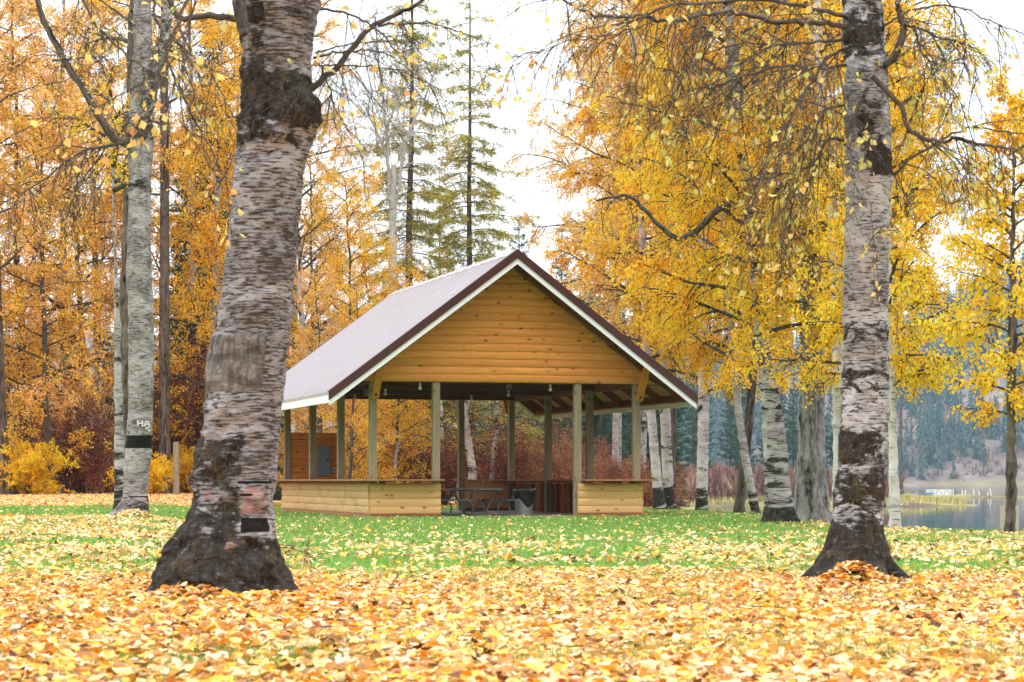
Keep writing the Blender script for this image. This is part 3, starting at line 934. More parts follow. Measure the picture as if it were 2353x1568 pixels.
# ------------------------------------------------------------------ picnic tables
M_tgrey = mat_wood('weathered_grey_board', (.12, .13, .13), (.065, .07, .07), axis='y', knots=False, rough=.6)
M_tube = mat_flat('grey_steel_tube', (.085, .10, .105), .45, .5, .3)
def picnic_table(loc, rz, label):
    T = empty('picnic_table', loc, rz)
    tag(T, label, 'picnic table', 'picnic tables under the shelter roof')
    for k in range(3):
        x = -.25 + k * .25
        MB().box((x - .12, -.92, .71), (x + .12, .92, .752)).build('top_board', M_tgrey, T, bevel=.005)
    for s in (-1, 1):
        MB().box((s * .70 - .125, -.92, .415), (s * .70 + .125, .92, .455)).build('seat', M_tgrey, T, bevel=.005)
    for e in (-1, 1):
        y = e * .62
        for s in (-1, 1):
            pts = [(-s * .30, .70), (-s * .22, .52), (-s * .10, .30), (-s * .03, .16), (s * .03, .07), (s * .14, .024), (s * .35, .022), (s * .55, .022)]
            r = .185
            c = (s * .58, .022 + r)
            for k in range(1, 15):
                a = -pi / 2 + k * 2 * pi * .86 / 14
                pts.append((c[0] + s * r * cos(a), c[1] + r * sin(a)))
            P3 = [(p[0], y + .016 * s, p[1]) for p in pts]
            MB().tube(P3, .021, 8).build('leg', M_tube, T, smooth=True)
        MB().bar((-.36, y, .695), (.36, y, .695), .05, .03).build('top_brace', M_tube, T)
    MB().bar((0, -.6, .12), (0, .6, .12), .03, .03).build('stretcher', M_tube, T)
    return T
picnic_table((-1.02, 61.75, .035), radians(30), 'grey picnic table with looped steel legs in the shelter opening')
picnic_table((-3.55, 64.4, .035), radians(30), 'grey picnic table mostly hidden behind the left counter')

# trash can with its black bag
TC = empty('trash_can', (.335, 62.5, .035), .3)
tag(TC, 'ribbed galvanised trash can with black bag inside the shelter', 'trash can')
MB().lathe([(.235, 0), (.245, .01), (.245, .04), (.24, .05), (.285, .62), (.29, .66), (.298, .66), (.298, .68), (.28, .68)], n=72,
           fn=lambda a, z: 1 + (.018 * (1 if cos(a * 18) > 0 else -1) if .08 < z < .6 else 0)).build('can_body', M_galv, TC)
def bagf(a, z):
    return 1 + .025 * sin(a * 7 + z * 9) + .015 * sin(a * 17 + 2)
bag = MB().lathe([(.262, .36), (.30, .40), (.305, .55), (.315, .66), (.32, .735), (.30, .76), (.25, .74), (.22, .55)], n=48, fn=bagf)
Vb = np.concatenate(bag.V); a_ = np.arctan2(Vb[:, 1], Vb[:, 0]); low = Vb[:, 2] < .5
Vb[low, 2] += .12 * np.sin(a_[low] * 2 + 1.0) + .03 * np.sin(a_[low] * 5); bag.V = [Vb]
bag.build('bag', M_blackm, TC, smooth=True)
for s in (-1, 1):
    MB().tube([(s * .30, -.05, .52), (s * .335, -.05, .50), (s * .335, .05, .50), (s * .30, .05, .52)], .008, 6).build('handle', M_galv, TC)

# ------------------------------------------------------------------ wooden marker post, left
pz = P(405, 1147, 79)
WP = empty('wooden_post', (pz[0], 79, gz(pz[0], 79) - .05)); tag(WP, 'square pale wooden post with a chain, left of the large foreground birch', 'post')
MB().box((-.09, -.09, 0), (.09, .09, 1.98)).build('shaft', M_post, WP, bevel=.01)
MB().tube([(.095, -.10, .95), (.10, -.10, .6), (.10, -.10, .35), (.11, -.1, .1)], .012, 5).build('chain', M_galv, WP)

# beige sign board seen from behind, beside the lake
sg = P(2320, 1190, 37.2)
SG = empty('sign_board', (sg[0], 37.2, 0)); tag(SG, 'beige rounded sign board behind the slim trunk at the lakeside', 'sign')
M_beige = mat_flat('beige_board', (.50, .43, .36), .6, .3, 0, .06, 4)
bw, bh, r = .155, .205, .03
zc_ = P(2320, 1190.5, 37.2)[2]
pts = []
for cx_, cz_, a0 in ((bw - r, bh - r, 0), (-bw + r, bh - r, 90), (-bw + r, -bh + r, 180), (bw - r, -bh + r, 270)):
    for k in range(5):
        a = radians(a0 + k * 22.5); pts.append((cx_ + r * cos(a), cz_ + r * sin(a)))
n = len(pts)
MB().add([(x, -.008, zc_ + z) for x, z in pts] + [(x, .008, zc_ + z) for x, z in pts],
         [list(range(n)), list(range(n, 2 * n))[::-1]] + [(i, n + i, n + (i + 1) % n, (i + 1) % n) for i in range(n)]).build('board', M_beige, SG)
MB().box((-.02, .009, gz(sg[0], 37.2) - .1), (.02, .04, zc_ + .15)).build('pole', M_galv, SG)

# ------------------------------------------------------------------ dock, gangway, boat far out on the lake
DZ = 400.0
def D(x, y, z=DZ):
    return P(x, y, z)
M_dockred = mat_flat('dock_boards', (.16, .07, .06), .8)
M_wht = mat_flat('white_rail_paint', (.75, .77, .78), .5)
M_boatb = mat_flat('pale_blue_hull', (.22, .42, .62), .35)
a, b_ = D(2184, 1143), D(2316, 1143)
DK = empty('floating_dock', (a[0], DZ, WATER)); tag(DK, 'long low red-brown dock with leaning white poles on the lake', 'dock')
L_ = b_[0] - a[0]
MB().box((0, -1.2, .12), (L_, 1.2, .42)).build('deck', M_dockred, DK)
for (px, ytop, lean) in ((2187, 1124, 0), (2208, 1127, -.1), (2215, 1127, 0), (2234, 1124, -.25), (2246, 1128, -.45), (2267, 1131, 0), (2272, 1123, -.4)):
    q = D(px, ytop)
    MB().bar((q[0] - a[0] - lean * .9, -1.25, -.5), (q[0] - a[0] + lean * .2, -1.25, q[2] - WATER), .13, .13, (0, 1, 0)).build('pole', M_wht, DK)
g0, g1 = D(2130, 1136), D(2184, 1136)
GW = empty('gangway', (g0[0], DZ - .2, WATER)); tag(GW, 'white truss gangway leading from the grassy spit to the dock', 'gangway')
Lg = g1[0] - g0[0]
MB().box((0, -.6, .35), (Lg, .6, .48)).build('walkway', M_wht, GW)
for yy in (-.62, .62):
    g = MB(); g.bar((0, yy, 1.35), (Lg, yy, 1.35), .1, .1); g.bar((0, yy, .5), (Lg, yy, .5), .1, .1)
    nb = 6
    for k in range(nb + 1):
        g.bar((Lg * k / nb, yy, .5), (Lg * k / nb, yy, 1.35), .08, .08, (0, 1, 0))
        if k < nb: g.bar((Lg * k / nb, yy, .5 if k % 2 else 1.35), (Lg * (k + 1) / nb, yy, 1.35 if k % 2 else .5), .07, .07, (0, 1, 0))
    g.build('railing', M_wht, GW)
bt = D(2121, 1138)
BT = empty('rowing_boat', (bt[0], DZ - 1.5, WATER + .35)); tag(BT, 'small pale blue boat drawn up at the end of the gangway', 'boat')
V, Fq = [], []
nn = 12
for i in range(nn + 1):
    tt = i / nn; x = -1.6 + 3.2 * tt; wv = .62 * math.sqrt(max(0.001, 1 - (abs(2 * tt - 1)) ** 2.4)); zk = .18 * (2 * tt - 1) ** 2
    V += [(x, -wv, .5 + zk), (x, -wv * .55, .05 + zk), (x, wv * .55, .05 + zk), (x, wv, .5 + zk), (x, wv * .9, .46 + zk), (x, 0, .2 + zk), (x, -wv * .9, .46 + zk)]
for i in range(nn):
    for k in range(7):
        k2_ = (k + 1) % 7; Fq.append((i * 7 + k, i * 7 + k2_, i * 7 + 7 + k2_, i * 7 + 7 + k))
MB().add(V, Fq).build('hull', M_boatb, BT)
MB().box((-.15, -.5, .42), (.15, .5, .46)).build('thwart', M_wht, BT)
# ------------------------------------------------------------------ growing trees
YELLOW = [(0, (.70, .58, .05)), (.15, (.92, .68, .06)), (.5, (.97, .66, .035)), (.8, (.97, .54, .025)), (1, (.88, .40, .02))]
GOLD = [(0, (.74, .55, .08)), (.4, (.96, .66, .10)), (.75, (.95, .54, .06)), (1, (.80, .34, .03))]
PEACH = [(0, (.78, .52, .20)), (.35, (.96, .72, .34)), (.7, (.97, .60, .18)), (1, (.84, .40, .08))]
ORANGE = [(0, (.72, .45, .13)), (.3, (.96, .68, .27)), (.7, (.97, .56, .14)), (1, (.82, .36, .06))]
PALE = [(0, (.62, .60, .16)), (.35, (.86, .76, .28)), (.7, (.92, .66, .20)), (1, (.80, .40, .16))]
MAPLE = [(0, (.70, .56, .03)), (.4, (.95, .68, .02)), (1, (.95, .52, .015))]
BURG = [(0, (.09, .02, .02)), (.4, (.24, .055, .05)), (.8, (.36, .11, .07)), (1, (.52, .28, .08))]
RUST = [(0, (.13, .045, .035)), (.4, (.32, .10, .06)), (.8, (.42, .17, .08)), (1, (.56, .32, .12))]
LARCHC = [(0, (.16, .19, .04)), (.4, (.38, .37, .06)), (.8, (.56, .48, .08)), (1, (.66, .46, .09))]
SPRUCEC = [(0, (.010, .032, .016)), (.5, (.028, .070, .030)), (1, (.06, .11, .045))]
PINEC = [(0, (.015, .045, .03)), (.5, (.035, .085, .05)), (1, (.07, .13, .07))]
LM = {k: mat_leaf('leaves_' + k, v, tr, vary) for k, v, tr, vary in (
    ('yellow', YELLOW, .52, .010), ('gold', GOLD, .52, .010), ('peach', PEACH, .58, .012), ('orange', ORANGE, .58, .012), ('pale', PALE, .52, 0), ('maple', MAPLE, .52, 0),
    ('burgundy', BURG, .3, .02), ('rust', RUST, .3, .02), ('larch', LARCHC, .5, .01), ('spruce', SPRUCEC, .12, .01), ('pine', PINEC, .15, .01))}
BK_birch = mat_birch('birch_bark', (.46, .43, .43), (.27, .245, .24), us=7, vs=44, es=3)
BK_birch_w = mat_birch('white_birch_bark', (.62, .58, .575), (.42, .385, .38), us=5, vs=26, lent=(.60, .66), es=2.5)
BK_front = mat_birch('large_birch_bark', (.30, .30, .315), (.165, .163, .168), us=10, vs=74, lent=(.51, .56), warm=.12, es=4.5, eamp=1.5)
BK_t2 = mat_birch('forked_birch_bark', (.37, .335, .34), (.21, .185, .185), us=9, vs=60, lent=(.54, .61), es=3.2, warm=.4)
BK_right = mat_birch('right_birch_bark', (.44, .455, .485), (.22, .225, .235), us=12, vs=85, lent=(.54, .60), warm=.08, es=6, eamp=1.7)
BK_dark = mat_bark('dark_twig_bark', (.022, .018, .016), (.15, .135, .12), 12, 6, .004)
BK_grey = mat_bark('grey_fissured_bark', (.03, .025, .024), (.36, .335, .33), 10, 1.5, .03)
BK_brown = mat_bark('brown_fissured_bark', (.022, .016, .013), (.19, .15, .125), 9, 1.4, .02)
BK_aspen = mat_birch('pale_aspen_bark', (.46, .46, .43), (.36, .36, .33), us=3, vs=12, lent=(.66, .7), warm=0)
BK_red = mat_flat('red_stem', (.16, .05, .04), .8)

def grow(rng, p, d, L, r, lv, S, W, A, bias=None):
    s = S[lv]; n = s['n']
    nd = rng.normal(0, s['w'], (n, 3))
    pts = [p]; ds = []
    seg = L / n; q = np.array(p, float); dd = np.array(d, float)
    for i in range(n):
        dd = dd + nd[i]; dd[2] += s['g'] * (.4 + i / n)
        dd /= math.sqrt(dd @ dd)
        q = q + dd * seg; pts.append(q); ds.append(dd)
    pts = np.array(pts)
    rad = r * (1 - np.linspace(0, 1, n + 1) * (1 - s.get('tip', .25)))
    W.append((pts, rad, lv))
    lf = s.get('leaf', 0)
    if lf:
        k = max(1, int(lf * L / s.get('lref', .5)))
        u = rng.uniform(.1, 1, k) * n; i = np.minimum(u.astype(int), n - 1); f = (u - i)[:, None]
        A.append(pts[i] * (1 - f) + pts[i + 1] * f + rng.normal(0, s.get('lj', .03), (k, 3)))
    if lv + 1 < len(S) and s.get('c', 0):
        k = max(1, int(round(s['c'] * rng.uniform(.8, 1.2))))
        for u in np.sort(rng.uniform(s['c0'], 1, k)):
            i = min(int(u * n), n - 1); f = u * n - i
            pp = pts[i] * (1 - f) + pts[i + 1] * f
            d0 = ds[i]
            pr = rng.normal(0, 1, 3); pr -= d0 * (pr @ d0); pr /= math.sqrt(pr @ pr) + 1e-9
            a = s['a'] * rng.uniform(.7, 1.3)
            nd0 = d0 * cos(a) + pr * sin(a)
            grow(rng, pp, nd0, L * s['cl'] * (1.1 - .6 * u) * rng.uniform(.6, 1.2), r * s.get('cr', .5) * (1 - .4 * u), lv + 1, S, W, A)

def wood_mesh(name, W, mat, off, sides=(7, 5, 3, 3), minr=.0):
    Vs, Qs, Us = [], [], []; n = 0
    for pts, rad, lv in W:
        V, Q, U = tube_arrays(pts, np.maximum(rad, minr), sides[min(lv, len(sides) - 1)])
        Vs.append(V); Qs.append(Q + n); Us.append(U); n += len(V)
    return mkmesh(name, np.concatenate(Vs) - off, [np.concatenate(Qs)], True, uv=np.concatenate(Us), mats=[mat])

def leaf_cloud(rng, A, size, mat, off, aspect=.74, hang=.6, name='crown', dirs=None, fold=.15, clump=.0, vspread=1.0):
    n = len(A)
    sz = (size * rng.uniform(.65, 1.25, n))[:, None]
    ax = rng.normal(0, 1, (n, 3)); ax[:, 2] -= hang * 1.6
    if dirs is not None: ax = dirs + rng.normal(0, .35, (n, 3))
    ax /= np.linalg.norm(ax, axis=1)[:, None]
    nr = rng.normal(0, 1, (n, 3)); si = np.cross(ax, nr); si /= np.linalg.norm(si, axis=1)[:, None] + 1e-9
    up = np.cross(si, ax)
    c = A
    V = np.stack([c, c + ax * sz * .45 + si * sz * aspect / 2 + up * sz * fold, c + ax * sz, c + ax * sz * .45 - si * sz * aspect / 2 + up * sz * fold], 1).reshape(-1, 3)
    b = np.arange(n)[:, None] * 4
    T = np.concatenate([b + np.array([[0, 1, 2]]), b + np.array([[0, 2, 3]])], 1).reshape(-1, 3)
    cl = vnoise(A / 1.1, 5)          # whole sprays turn colour together
    v = np.clip((rng.uniform(0, 1, n) - .5) * vspread + .5 + (cl - .5) * .7, 0, 1)
    return mkmesh(name, V - off, [T], False, fattr={'v': np.repeat(v, 2)}, mats=[mat])

# ---- trunk from silhouette rows (y, left, right) in the reference frame at depth Z
def trunk_rows(rows, Z, step=3.0, cols=64, amp=.02, nsc=8.0, lean=0.0, dark=None, flare=None, seed=0, knots=(), lobes=5, vsc=1.0, rough=1.2):
    rows = sorted(rows)
    ys = np.array([r[0] for r in rows], float); Ls = np.array([r[1] for r in rows], float); Rs = np.array([r[2] for r in rows], float)
    yy = np.arange(ys[0], ys[-1] + step, step)
    def smooth(a):
        v = np.interp(yy, ys, a)
        k = 9; kk = np.ones(k) / k
        return np.convolve(np.pad(v, k // 2, mode='edge'), kk, mode='valid')[:len(yy)]
    L, R = smooth(Ls), smooth(Rs)
    Zr = Z + lean * (yy[-1] - yy) / F * Z
    xc = ((L + R) / 2 - HX) / F * Zr; rad = (R - L) / 2 / F * Zr; zz = CAMZ - (yy - HY) / F * Zr
    th = np.arange(cols) / cols * 2 * pi
    T, I = np.meshgrid(th, np.arange(len(yy)))
    sx, cy = np.sin(T), -np.cos(T)            # theta 0 faces the camera
    X = xc[I] + rad[I] * sx; Y = Zr[I] + rad[I] * cy; Zz = zz[I] + 0 * T
    pn = np.stack([X.ravel() * nsc, Y.ravel() * nsc, Zz.ravel() * nsc * vsc], 1)
    nn = (fbm(pn, seed, 4) - .5).reshape(T.shape) * 2
    base = zz.min()
    if flare is not None:
        z0, zh, fa = flare
        fl = np.clip(1 - (Zz - z0) / zh, 0, 1) ** 2
        lob = np.cos(lobes * T + 1.3 + seed) * .6 + np.cos((lobes - 2) * T + seed * 2.1) * .4
        disp = amp * nn + fa * fl * lob * rad[I]
    else:
        disp = amp * nn
    dk = dark(sx, yy[I], cy) if dark is not None else np.zeros_like(T)
    disp = disp * (1 + rough * dk)
    X += disp * sx; Y += disp * cy
    n = cols; i = np.arange(len(yy) - 1)[:, None] * n; k = np.arange(n)[None, :]; k2 = (k + 1) % n
    # duplicate seam column at the back for clean uv
    V = np.stack([X, Y, Zz], -1).reshape(-1, 3)
    mr = float(np.median(rad))
    U = np.stack([np.abs(((T + pi) % (2 * pi)) - pi) * np.sign(np.sin(T) + 1e-9) * mr + 50, Zz], -1).reshape(-1, 2)
    Q = np.stack([i + k, i + n + k, i + n + k2, i + k2], -1).reshape(-1, 4)
    return V, Q, U, dk.ravel(), (xc, Zr, zz, rad, yy)

def band(y, a, b, s=12.):
    return ss(a - s, a + s, y) * (1 - ss(b - s, b + s, y))

def tree_root(name, label, base, group=None, cat='tree'):
    o = empty(name, base); tag(o, label, cat, group)
    return o, np.array(base, float)

def limb(rng, pts, r0, r1, S, W, A, nch=10, L=(.5, 1.2), r=.006, down=.7, start=.1, side=None, lv=1):
    """a limb along given world points, then hanging shoots"""
    pts = np.array(pts, float)
    # resample with a smooth curve and small kinks
    t0 = np.linspace(0, 1, len(pts)); n = max(8, len(pts) * 4); t1 = np.linspace(0, 1, n)
    q = np.stack([np.interp(t1, t0, pts[:, k]) for k in range(3)], 1)
    for _ in range(2):
        q[1:-1] = (q[:-2] + 2 * q[1:-1] + q[2:]) / 4
    ln = np.linalg.norm(pts[-1] - pts[0])
    q[1:-1] += rng.normal(0, .006 + .003 * ln, (n - 2, 3)) * .6
    rad = r0 + (r1 - r0) * t1
    W.append((q, rad, 0))
    for u in rng.uniform(start, 1, nch):
        i = min(int(u * (n - 1)), n - 2)
        d = q[i + 1] - q[i]; d /= np.linalg.norm(d)
        pr = rng.normal(0, 1, 3); pr[2] -= down * 1.2; pr /= np.linalg.norm(pr)
        dd = d * .5 + pr; dd /= np.linalg.norm(dd)
        grow(rng, q[i], dd, rng.uniform(*L) * (1.1 - .4 * u), r * rng.uniform(.6, 1.2), lv, S, W, A)

PEND = [None,
        dict(n=7, w=.13, g=-.16, c=5, c0=.12, cl=.5, a=.6, tip=.35, cr=.55, leaf=.8, lref=.5, lj=.02),
        dict(n=5, w=.15, g=-.14, c=3, c0=.1, cl=.55, a=.6, tip=.4, cr=.6, leaf=1.3, lref=.3, lj=.015),
        dict(n=4, w=.18, g=-.14, leaf=1.5, lref=.2, lj=.01, tip=.5)]

def PP(lst, Z):
    return [P(p[0], p[1], Z + (p[2] if len(p) > 2 else 0)) for p in lst]

# ==== the large birch in the left foreground
rng = np.random.default_rng(3)
rows = [(-420, 560, 722), (-60, 535, 737), (0, 541, 735), (40, 551, 731), (78, 557, 724), (156, 559, 711), (200, 557, 716), (222, 555, 722), (250, 553, 733), (275, 552, 735), (312, 547, 722), (340, 545, 706), (375, 541, 699), (429, 535, 694), (469, 531, 690), (520, 526, 686),
        (585, 520, 681), (660, 510, 674), (741, 500, 666), (770, 492, 662), (778, 484, 661), (845, 476, 656), (880, 474, 652), (919, 472, 648), (960, 467, 645), (1000, 461, 642), (1047, 447, 637), (1110, 441, 634), (1172, 433, 629), (1200, 420, 631), (1225, 405, 633), (1253, 390, 636),
        (1276, 374, 642), (1300, 362, 652), (1323, 354, 664), (1350, 348, 676), (1400, 335, 690)]
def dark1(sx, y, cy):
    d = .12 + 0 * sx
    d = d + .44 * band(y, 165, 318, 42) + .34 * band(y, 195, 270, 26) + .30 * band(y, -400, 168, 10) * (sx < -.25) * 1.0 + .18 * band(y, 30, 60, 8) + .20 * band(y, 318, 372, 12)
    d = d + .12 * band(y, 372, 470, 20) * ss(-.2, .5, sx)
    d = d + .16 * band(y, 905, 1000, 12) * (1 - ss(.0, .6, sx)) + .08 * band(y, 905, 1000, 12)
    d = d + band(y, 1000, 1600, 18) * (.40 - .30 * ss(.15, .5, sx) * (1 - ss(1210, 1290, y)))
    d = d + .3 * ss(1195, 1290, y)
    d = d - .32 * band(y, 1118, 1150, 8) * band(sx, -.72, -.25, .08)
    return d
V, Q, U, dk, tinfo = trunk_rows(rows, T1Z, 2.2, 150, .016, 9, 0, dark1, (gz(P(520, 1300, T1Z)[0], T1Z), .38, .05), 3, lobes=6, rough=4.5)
xb = P(515, 1300, T1Z)[0]
def attr_grid(fn, info, cols):
    yy = info[4]; th = np.arange(cols) / cols * 2 * pi
    T, I = np.meshgrid(th, np.arange(len(yy)))
    return fn(np.sin(T), yy[I], -np.cos(T)).ravel()
plate = attr_grid(lambda sx, y, c: band(y, 774, 903, 3) * (1 - ss(.50, .60, sx)) * .9 * (c < .2), tinfo, 150)
pinkA = attr_grid(lambda sx, y, c: .52 * (band(y, 1118, 1182, 5) * band(sx, .30, .86, .06) + band(y, 992, 1006, 3) * band(sx, -.95, -.62, .06) + band(y, 1122, 1148, 6) * band(sx, -.62, -.34, .08) + band(y, 1235, 1262, 8) * band(sx, .1, .55, .1)) * (c < 0), tinfo, 150)
blackA = attr_grid(lambda sx, y, c: .9 * (band(y, 1189, 1222, 2) * band(sx, .38, .92, .03) + band(y, 1106, 1112, 1.5) * band(sx, .2, .95, .05) + band(y, 1134, 1140, 1.5) * band(sx, .28, .55, .05)) * (c < 0), tinfo, 150)
root, off = tree_root('birch_tree', 'largest birch in the left foreground, thick peeling trunk with black base', (xb, T1Z, gz(xb, T1Z)))
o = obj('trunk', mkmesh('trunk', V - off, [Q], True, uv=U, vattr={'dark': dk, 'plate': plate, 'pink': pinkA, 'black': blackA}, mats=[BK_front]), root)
# peeling bark curls on the trunk
M_peel = mat_flat('peeling_bark', (.52, .30, .23), .7, .2, 0, .25, 14)
M_blackbark = mat_flat('black_inner_bark', (.014, .011, .010), .7, .3, 0, .4, 20)
M_pink = mat_flat('pink_inner_bark', (.46, .25, .20), .8, .2, 0, .3, 16)
def peel(x0, x1, y0, y1, Z, par, off, mat, name='bark_flake', lift=.012, wob=.3):
    """a thin curved flake standing just off the trunk"""
    xc, Zr, zz, rad, yy = tinfo
    nx, nz = 10, 5
    Vp = []
    rs = np.random.default_rng(int(x0 * 7 + y0))
    top = rs.normal(0, wob, nx + 1); bot = rs.normal(0, wob, nx + 1)
    for layer in (0, .003):
        for b in range(nz + 1):
            for a_ in range(nx + 1):
                yk = y0 + (y1 - y0) * b / nz + ((top[a_] * (1 - b / nz)) + bot[a_] * (b / nz)) * min(8, (y1 - y0) * .3)
                i = np.argmin(abs(yy - yk)); cx_px = xc[i] / Zr[i] * F + HX; rp = rad[i] / Zr[i] * F
                s_ = np.clip((x0 + (x1 - x0) * a_ / nx - cx_px) / rp, -.995, .995)
                rr_ = rad[i] + lift + layer
                Vp.append((xc[i] + rr_ * s_, Zr[i] - rr_ * math.sqrt(1 - s_ * s_), CAMZ - (yk - HY) / F * Zr[i]))
    m_ = (nx + 1) * (nz + 1); Fp = []
    for b in range(nz):
        for a_ in range(nx):
            q = b * (nx + 1) + a_
            Fp.append((q, q + 1, q + nx + 2, q + nx + 1)); Fp.append((m_ + q, m_ + q + nx + 1, m_ + q + nx + 2, m_ + q + 1))
    return MB().add(np.array(Vp) - off, Fp).build(name, mat, par, smooth=True)
peel(655, 672, 797, 818, T1Z, root, off, M_peel, lift=.035)
W, A = [], []
S1 = PEND
g_ = lambda pts, r0, r1, nch, L, r=.004, dz=0, **k: limb(rng, PP(pts, T1Z + dz), r0, r1, S1, W, A, nch, L, r, **k)
g_([(560, 60), (548, 42), (480, 38), (415, 46), (395, 20), (380, -60)], .026, .016, 3, (.2, .5), dz=-.1)
g_([(555, -40), (548, 10), (556, 62), (562, 80)], .05, .035, 0, (.2, .3), dz=-.35)
g_([(455, -60), (425, 10), (396, 92), (370, 150), (362, 230), (335, 290)], .011, .004, 12, (.25, .7), dz=-1.2)
g_([(345, -60), (358, 40), (376, 100), (400, 190), (436, 250), (470, 320), (532, 425)], .010, .003, 14, (.25, .7), dz=-1.0)
g_([(170, -60), (205, 40), (245, 85), (290, 125), (332, 158)], .010, .006, 8, (.25, .6), dz=-1.1)
g_([(455, -80), (440, 40), (420, 130), (410, 230), (430, 330)], .008, .003, 9, (.2, .6), dz=-.8)
g_([(330, 190), (270, 225), (200, 255), (120, 300)], .005, .002, 8, (.2, .5), dz=-1.1)
g_([(705, 215), (724, 194), (790, 137), (849, 62), (893, 41), (943, 20), (1000, -15)], .026, .011, 8, (.3, .8), dz=.5)
g_([(868, 61), (918, 52), (996, 53), (1027, 66), (1080, 81)], .009, .003, 9, (.3, .8), dz=.5)
g_([(728, 22), (746, 20), (799, 31), (849, 55), (893, 94), (933, 141), (949, 169)], .010, .004, 12, (.3, .9), dz=.2)
g_([(725, 122), (737, 119), (815, 97), (893, 97), (968, 98)], .007, .003, 9, (.3, .8), dz=.3)
g_([(720, 134), (760, 122), (815, 119), (849, 114), (893, 125), (924, 150), (955, 172)], .009, .003, 10, (.3, .9), dz=.1)
g_([(718, 150), (740, 153), (799, 150), (868, 153), (924, 164), (1000, 200)], .008, .003, 10, (.3, .8), dz=.1)
g_([(740, 153), (747, 184), (765, 219), (768, 250), (800, 300), (840, 370)], .007, .002, 8, (.3, .7), dz=.1)
g_([(628, 1257), (660, 1258), (700, 1270), (742, 1287)], .004, .0015, 4, (.1, .3), dz=-.1, down=.1)
g_([(630, 1254), (680, 1256), (720, 1268)], .003, .0012, 3, (.1, .2), dz=-.1, down=.1)
obj('branches', wood_mesh('branches', W, BK_dark, off, (7, 5, 4, 3), .0013), root)
A1 = np.concatenate(A); A1 = A1[rng.uniform(0, 1, len(A1)) < .10]
obj('crown', leaf_cloud(rng, A1, .06, LM['pale'], off, .8, .7), root)

# ==== the birch in the right foreground
rng = np.random.default_rng(9)
rows = [(-420, 1945, 2015), (0, 1935, 2025), (94, 1937, 2033), (187, 1941, 2039), (266, 1936, 2046), (344, 1944, 2047), (380, 1942, 2052), (410, 1942, 2053), (440, 1943, 2046), (469, 1943, 2044), (585, 1938, 2041), (710, 1937, 2041), (835, 1936, 2042), (933, 1934, 2043),
        (1015, 1928, 2040), (1070, 1925, 2039), (1125, 1918, 2035), (1179, 1911, 2032), (1214, 1906, 2032), (1247, 1897, 2038), (1280, 1882, 2048), (1300, 1872, 2056), (1326, 1860, 2066), (1346, 1850, 2072), (1390, 1835, 2085)]
def dark2(sx, y, cy):
    d = .21 + 0 * sx
    d = d + .22 * band(y, -400, 170, 30) + .30 * band(y, 235, 400, 30) * band(sx, -.5, .55, .25) + .42 * band(y, 345, 405, 24) * ss(-.4, .2, sx) + .2 * band(y, 60, 110, 10)
    d = d + .2 * band(y, 730, 790, 20) + .16 * band(y, 850, 905, 12) + .10 * band(y, 780, 990, 30) + .38 * band(y, 988, 1060, 20) * (1 - .5 * ss(.3, .9, sx)) + .22 * band(y, 1000, 1062, 8) * (sx < -.3)
    d = d + .42 * band(y, 1092, 1150, 18) * (1 - .25 * band(sx, -1, -.4, .1)) + .22 * band(y, 1150, 1200, 10) + .15 * band(y, 1060, 1095, 10) + .40 * band(y, 1200, 1500, 14)
    d = d + .2 * ss(1235, 1275, y)
    return d
V, Q, U, dk, tinfo = trunk_rows(rows, RMZ, 2.2, 140, .011, 10, 0, dark2, (gz(P(1962, 1300, RMZ)[0], RMZ) - .02, .30, .20), 8, lobes=7, rough=2.6)
xb = P(1965, 1300, RMZ)[0]
root, off = tree_root('birch_tree', 'tall white birch in the right foreground with leaves heaped on its roots', (xb, RMZ, gz(xb, RMZ)))
obj('trunk', mkmesh('trunk', V - off, [Q], True, uv=U, vattr={'dark': dk}, mats=[BK_right]), root)
W, A = [], []
g_ = lambda pts, r0, r1, nch, L, r=.005, dz=0, **k: limb(rng, PP(pts, RMZ + dz), r0, r1, PEND, W, A, nch, L, r, **k)
g_([(1950, 58), (1899, 56), (1820, 56), (1727, 38), (1664, 25), (1555, 47), (1508, 48), (1477, 34), (1430, 41), (1352, 36), (1305, 9), (1270, -20)], .022, .008, 40, (.5, 1.5), dz=-.4)
g_([(1950, 40), (1880, 25), (1760, -5), (1620, 5), (1539, 14), (1477, 36)], .018, .008, 26, (.5, 1.6), dz=-.2)
g_([(1477, 62), (1383, 84), (1320, 91), (1267, 106), (1164, 156), (1120, 180)], .006, .002, 9, (.2, .5), dz=-.5)
g_([(1548, 50), (1552, 81), (1573, 109), (1573, 160), (1560, 230)], .006, .003, 8, (.3, .8), dz=-.5)
g_([(1950, 110), (1900, 130), (1850, 210), (1800, 300), (1760, 330)], .012, .004, 22, (.5, 1.4), dz=-.6)
g_([(1945, 150), (1880, 160), (1790, 150), (1700, 180), (1640, 200)], .012, .004, 24, (.5, 1.4), dz=-.3)
g_([(1950, 240), (1900, 250), (1850, 330), (1830, 430), (1800, 540)], .010, .004, 20, (.4, 1.2), dz=-.5)
g_([(1940, 322), (1893, 325), (1883, 369), (1836, 394), (1774, 409), (1699, 415)], .014, .004, 16, (.4, 1.1), dz=-.3)
g_([(1945, 90), (1870, 100), (1780, 105), (1690, 100), (1600, 130)], .012, .004, 24, (.5, 1.5), dz=.3)
g_([(1993, 203), (1961, 272), (1940, 337)], .017, .010, 5, (.3, .6), dz=-.28)
g_([(2030, 150), (2055, 134), (2071, 94), (2080, 62), (2067, 37), (2064, 0), (2060, -70)], .032, .020, 10, (.4, 1.0), dz=-.1)
g_([(2080, 59), (2117, 66), (2164, 91), (2208, 97), (2240, 150), (2252, 200)], .010, .003, 12, (.3, .9), dz=-.1)
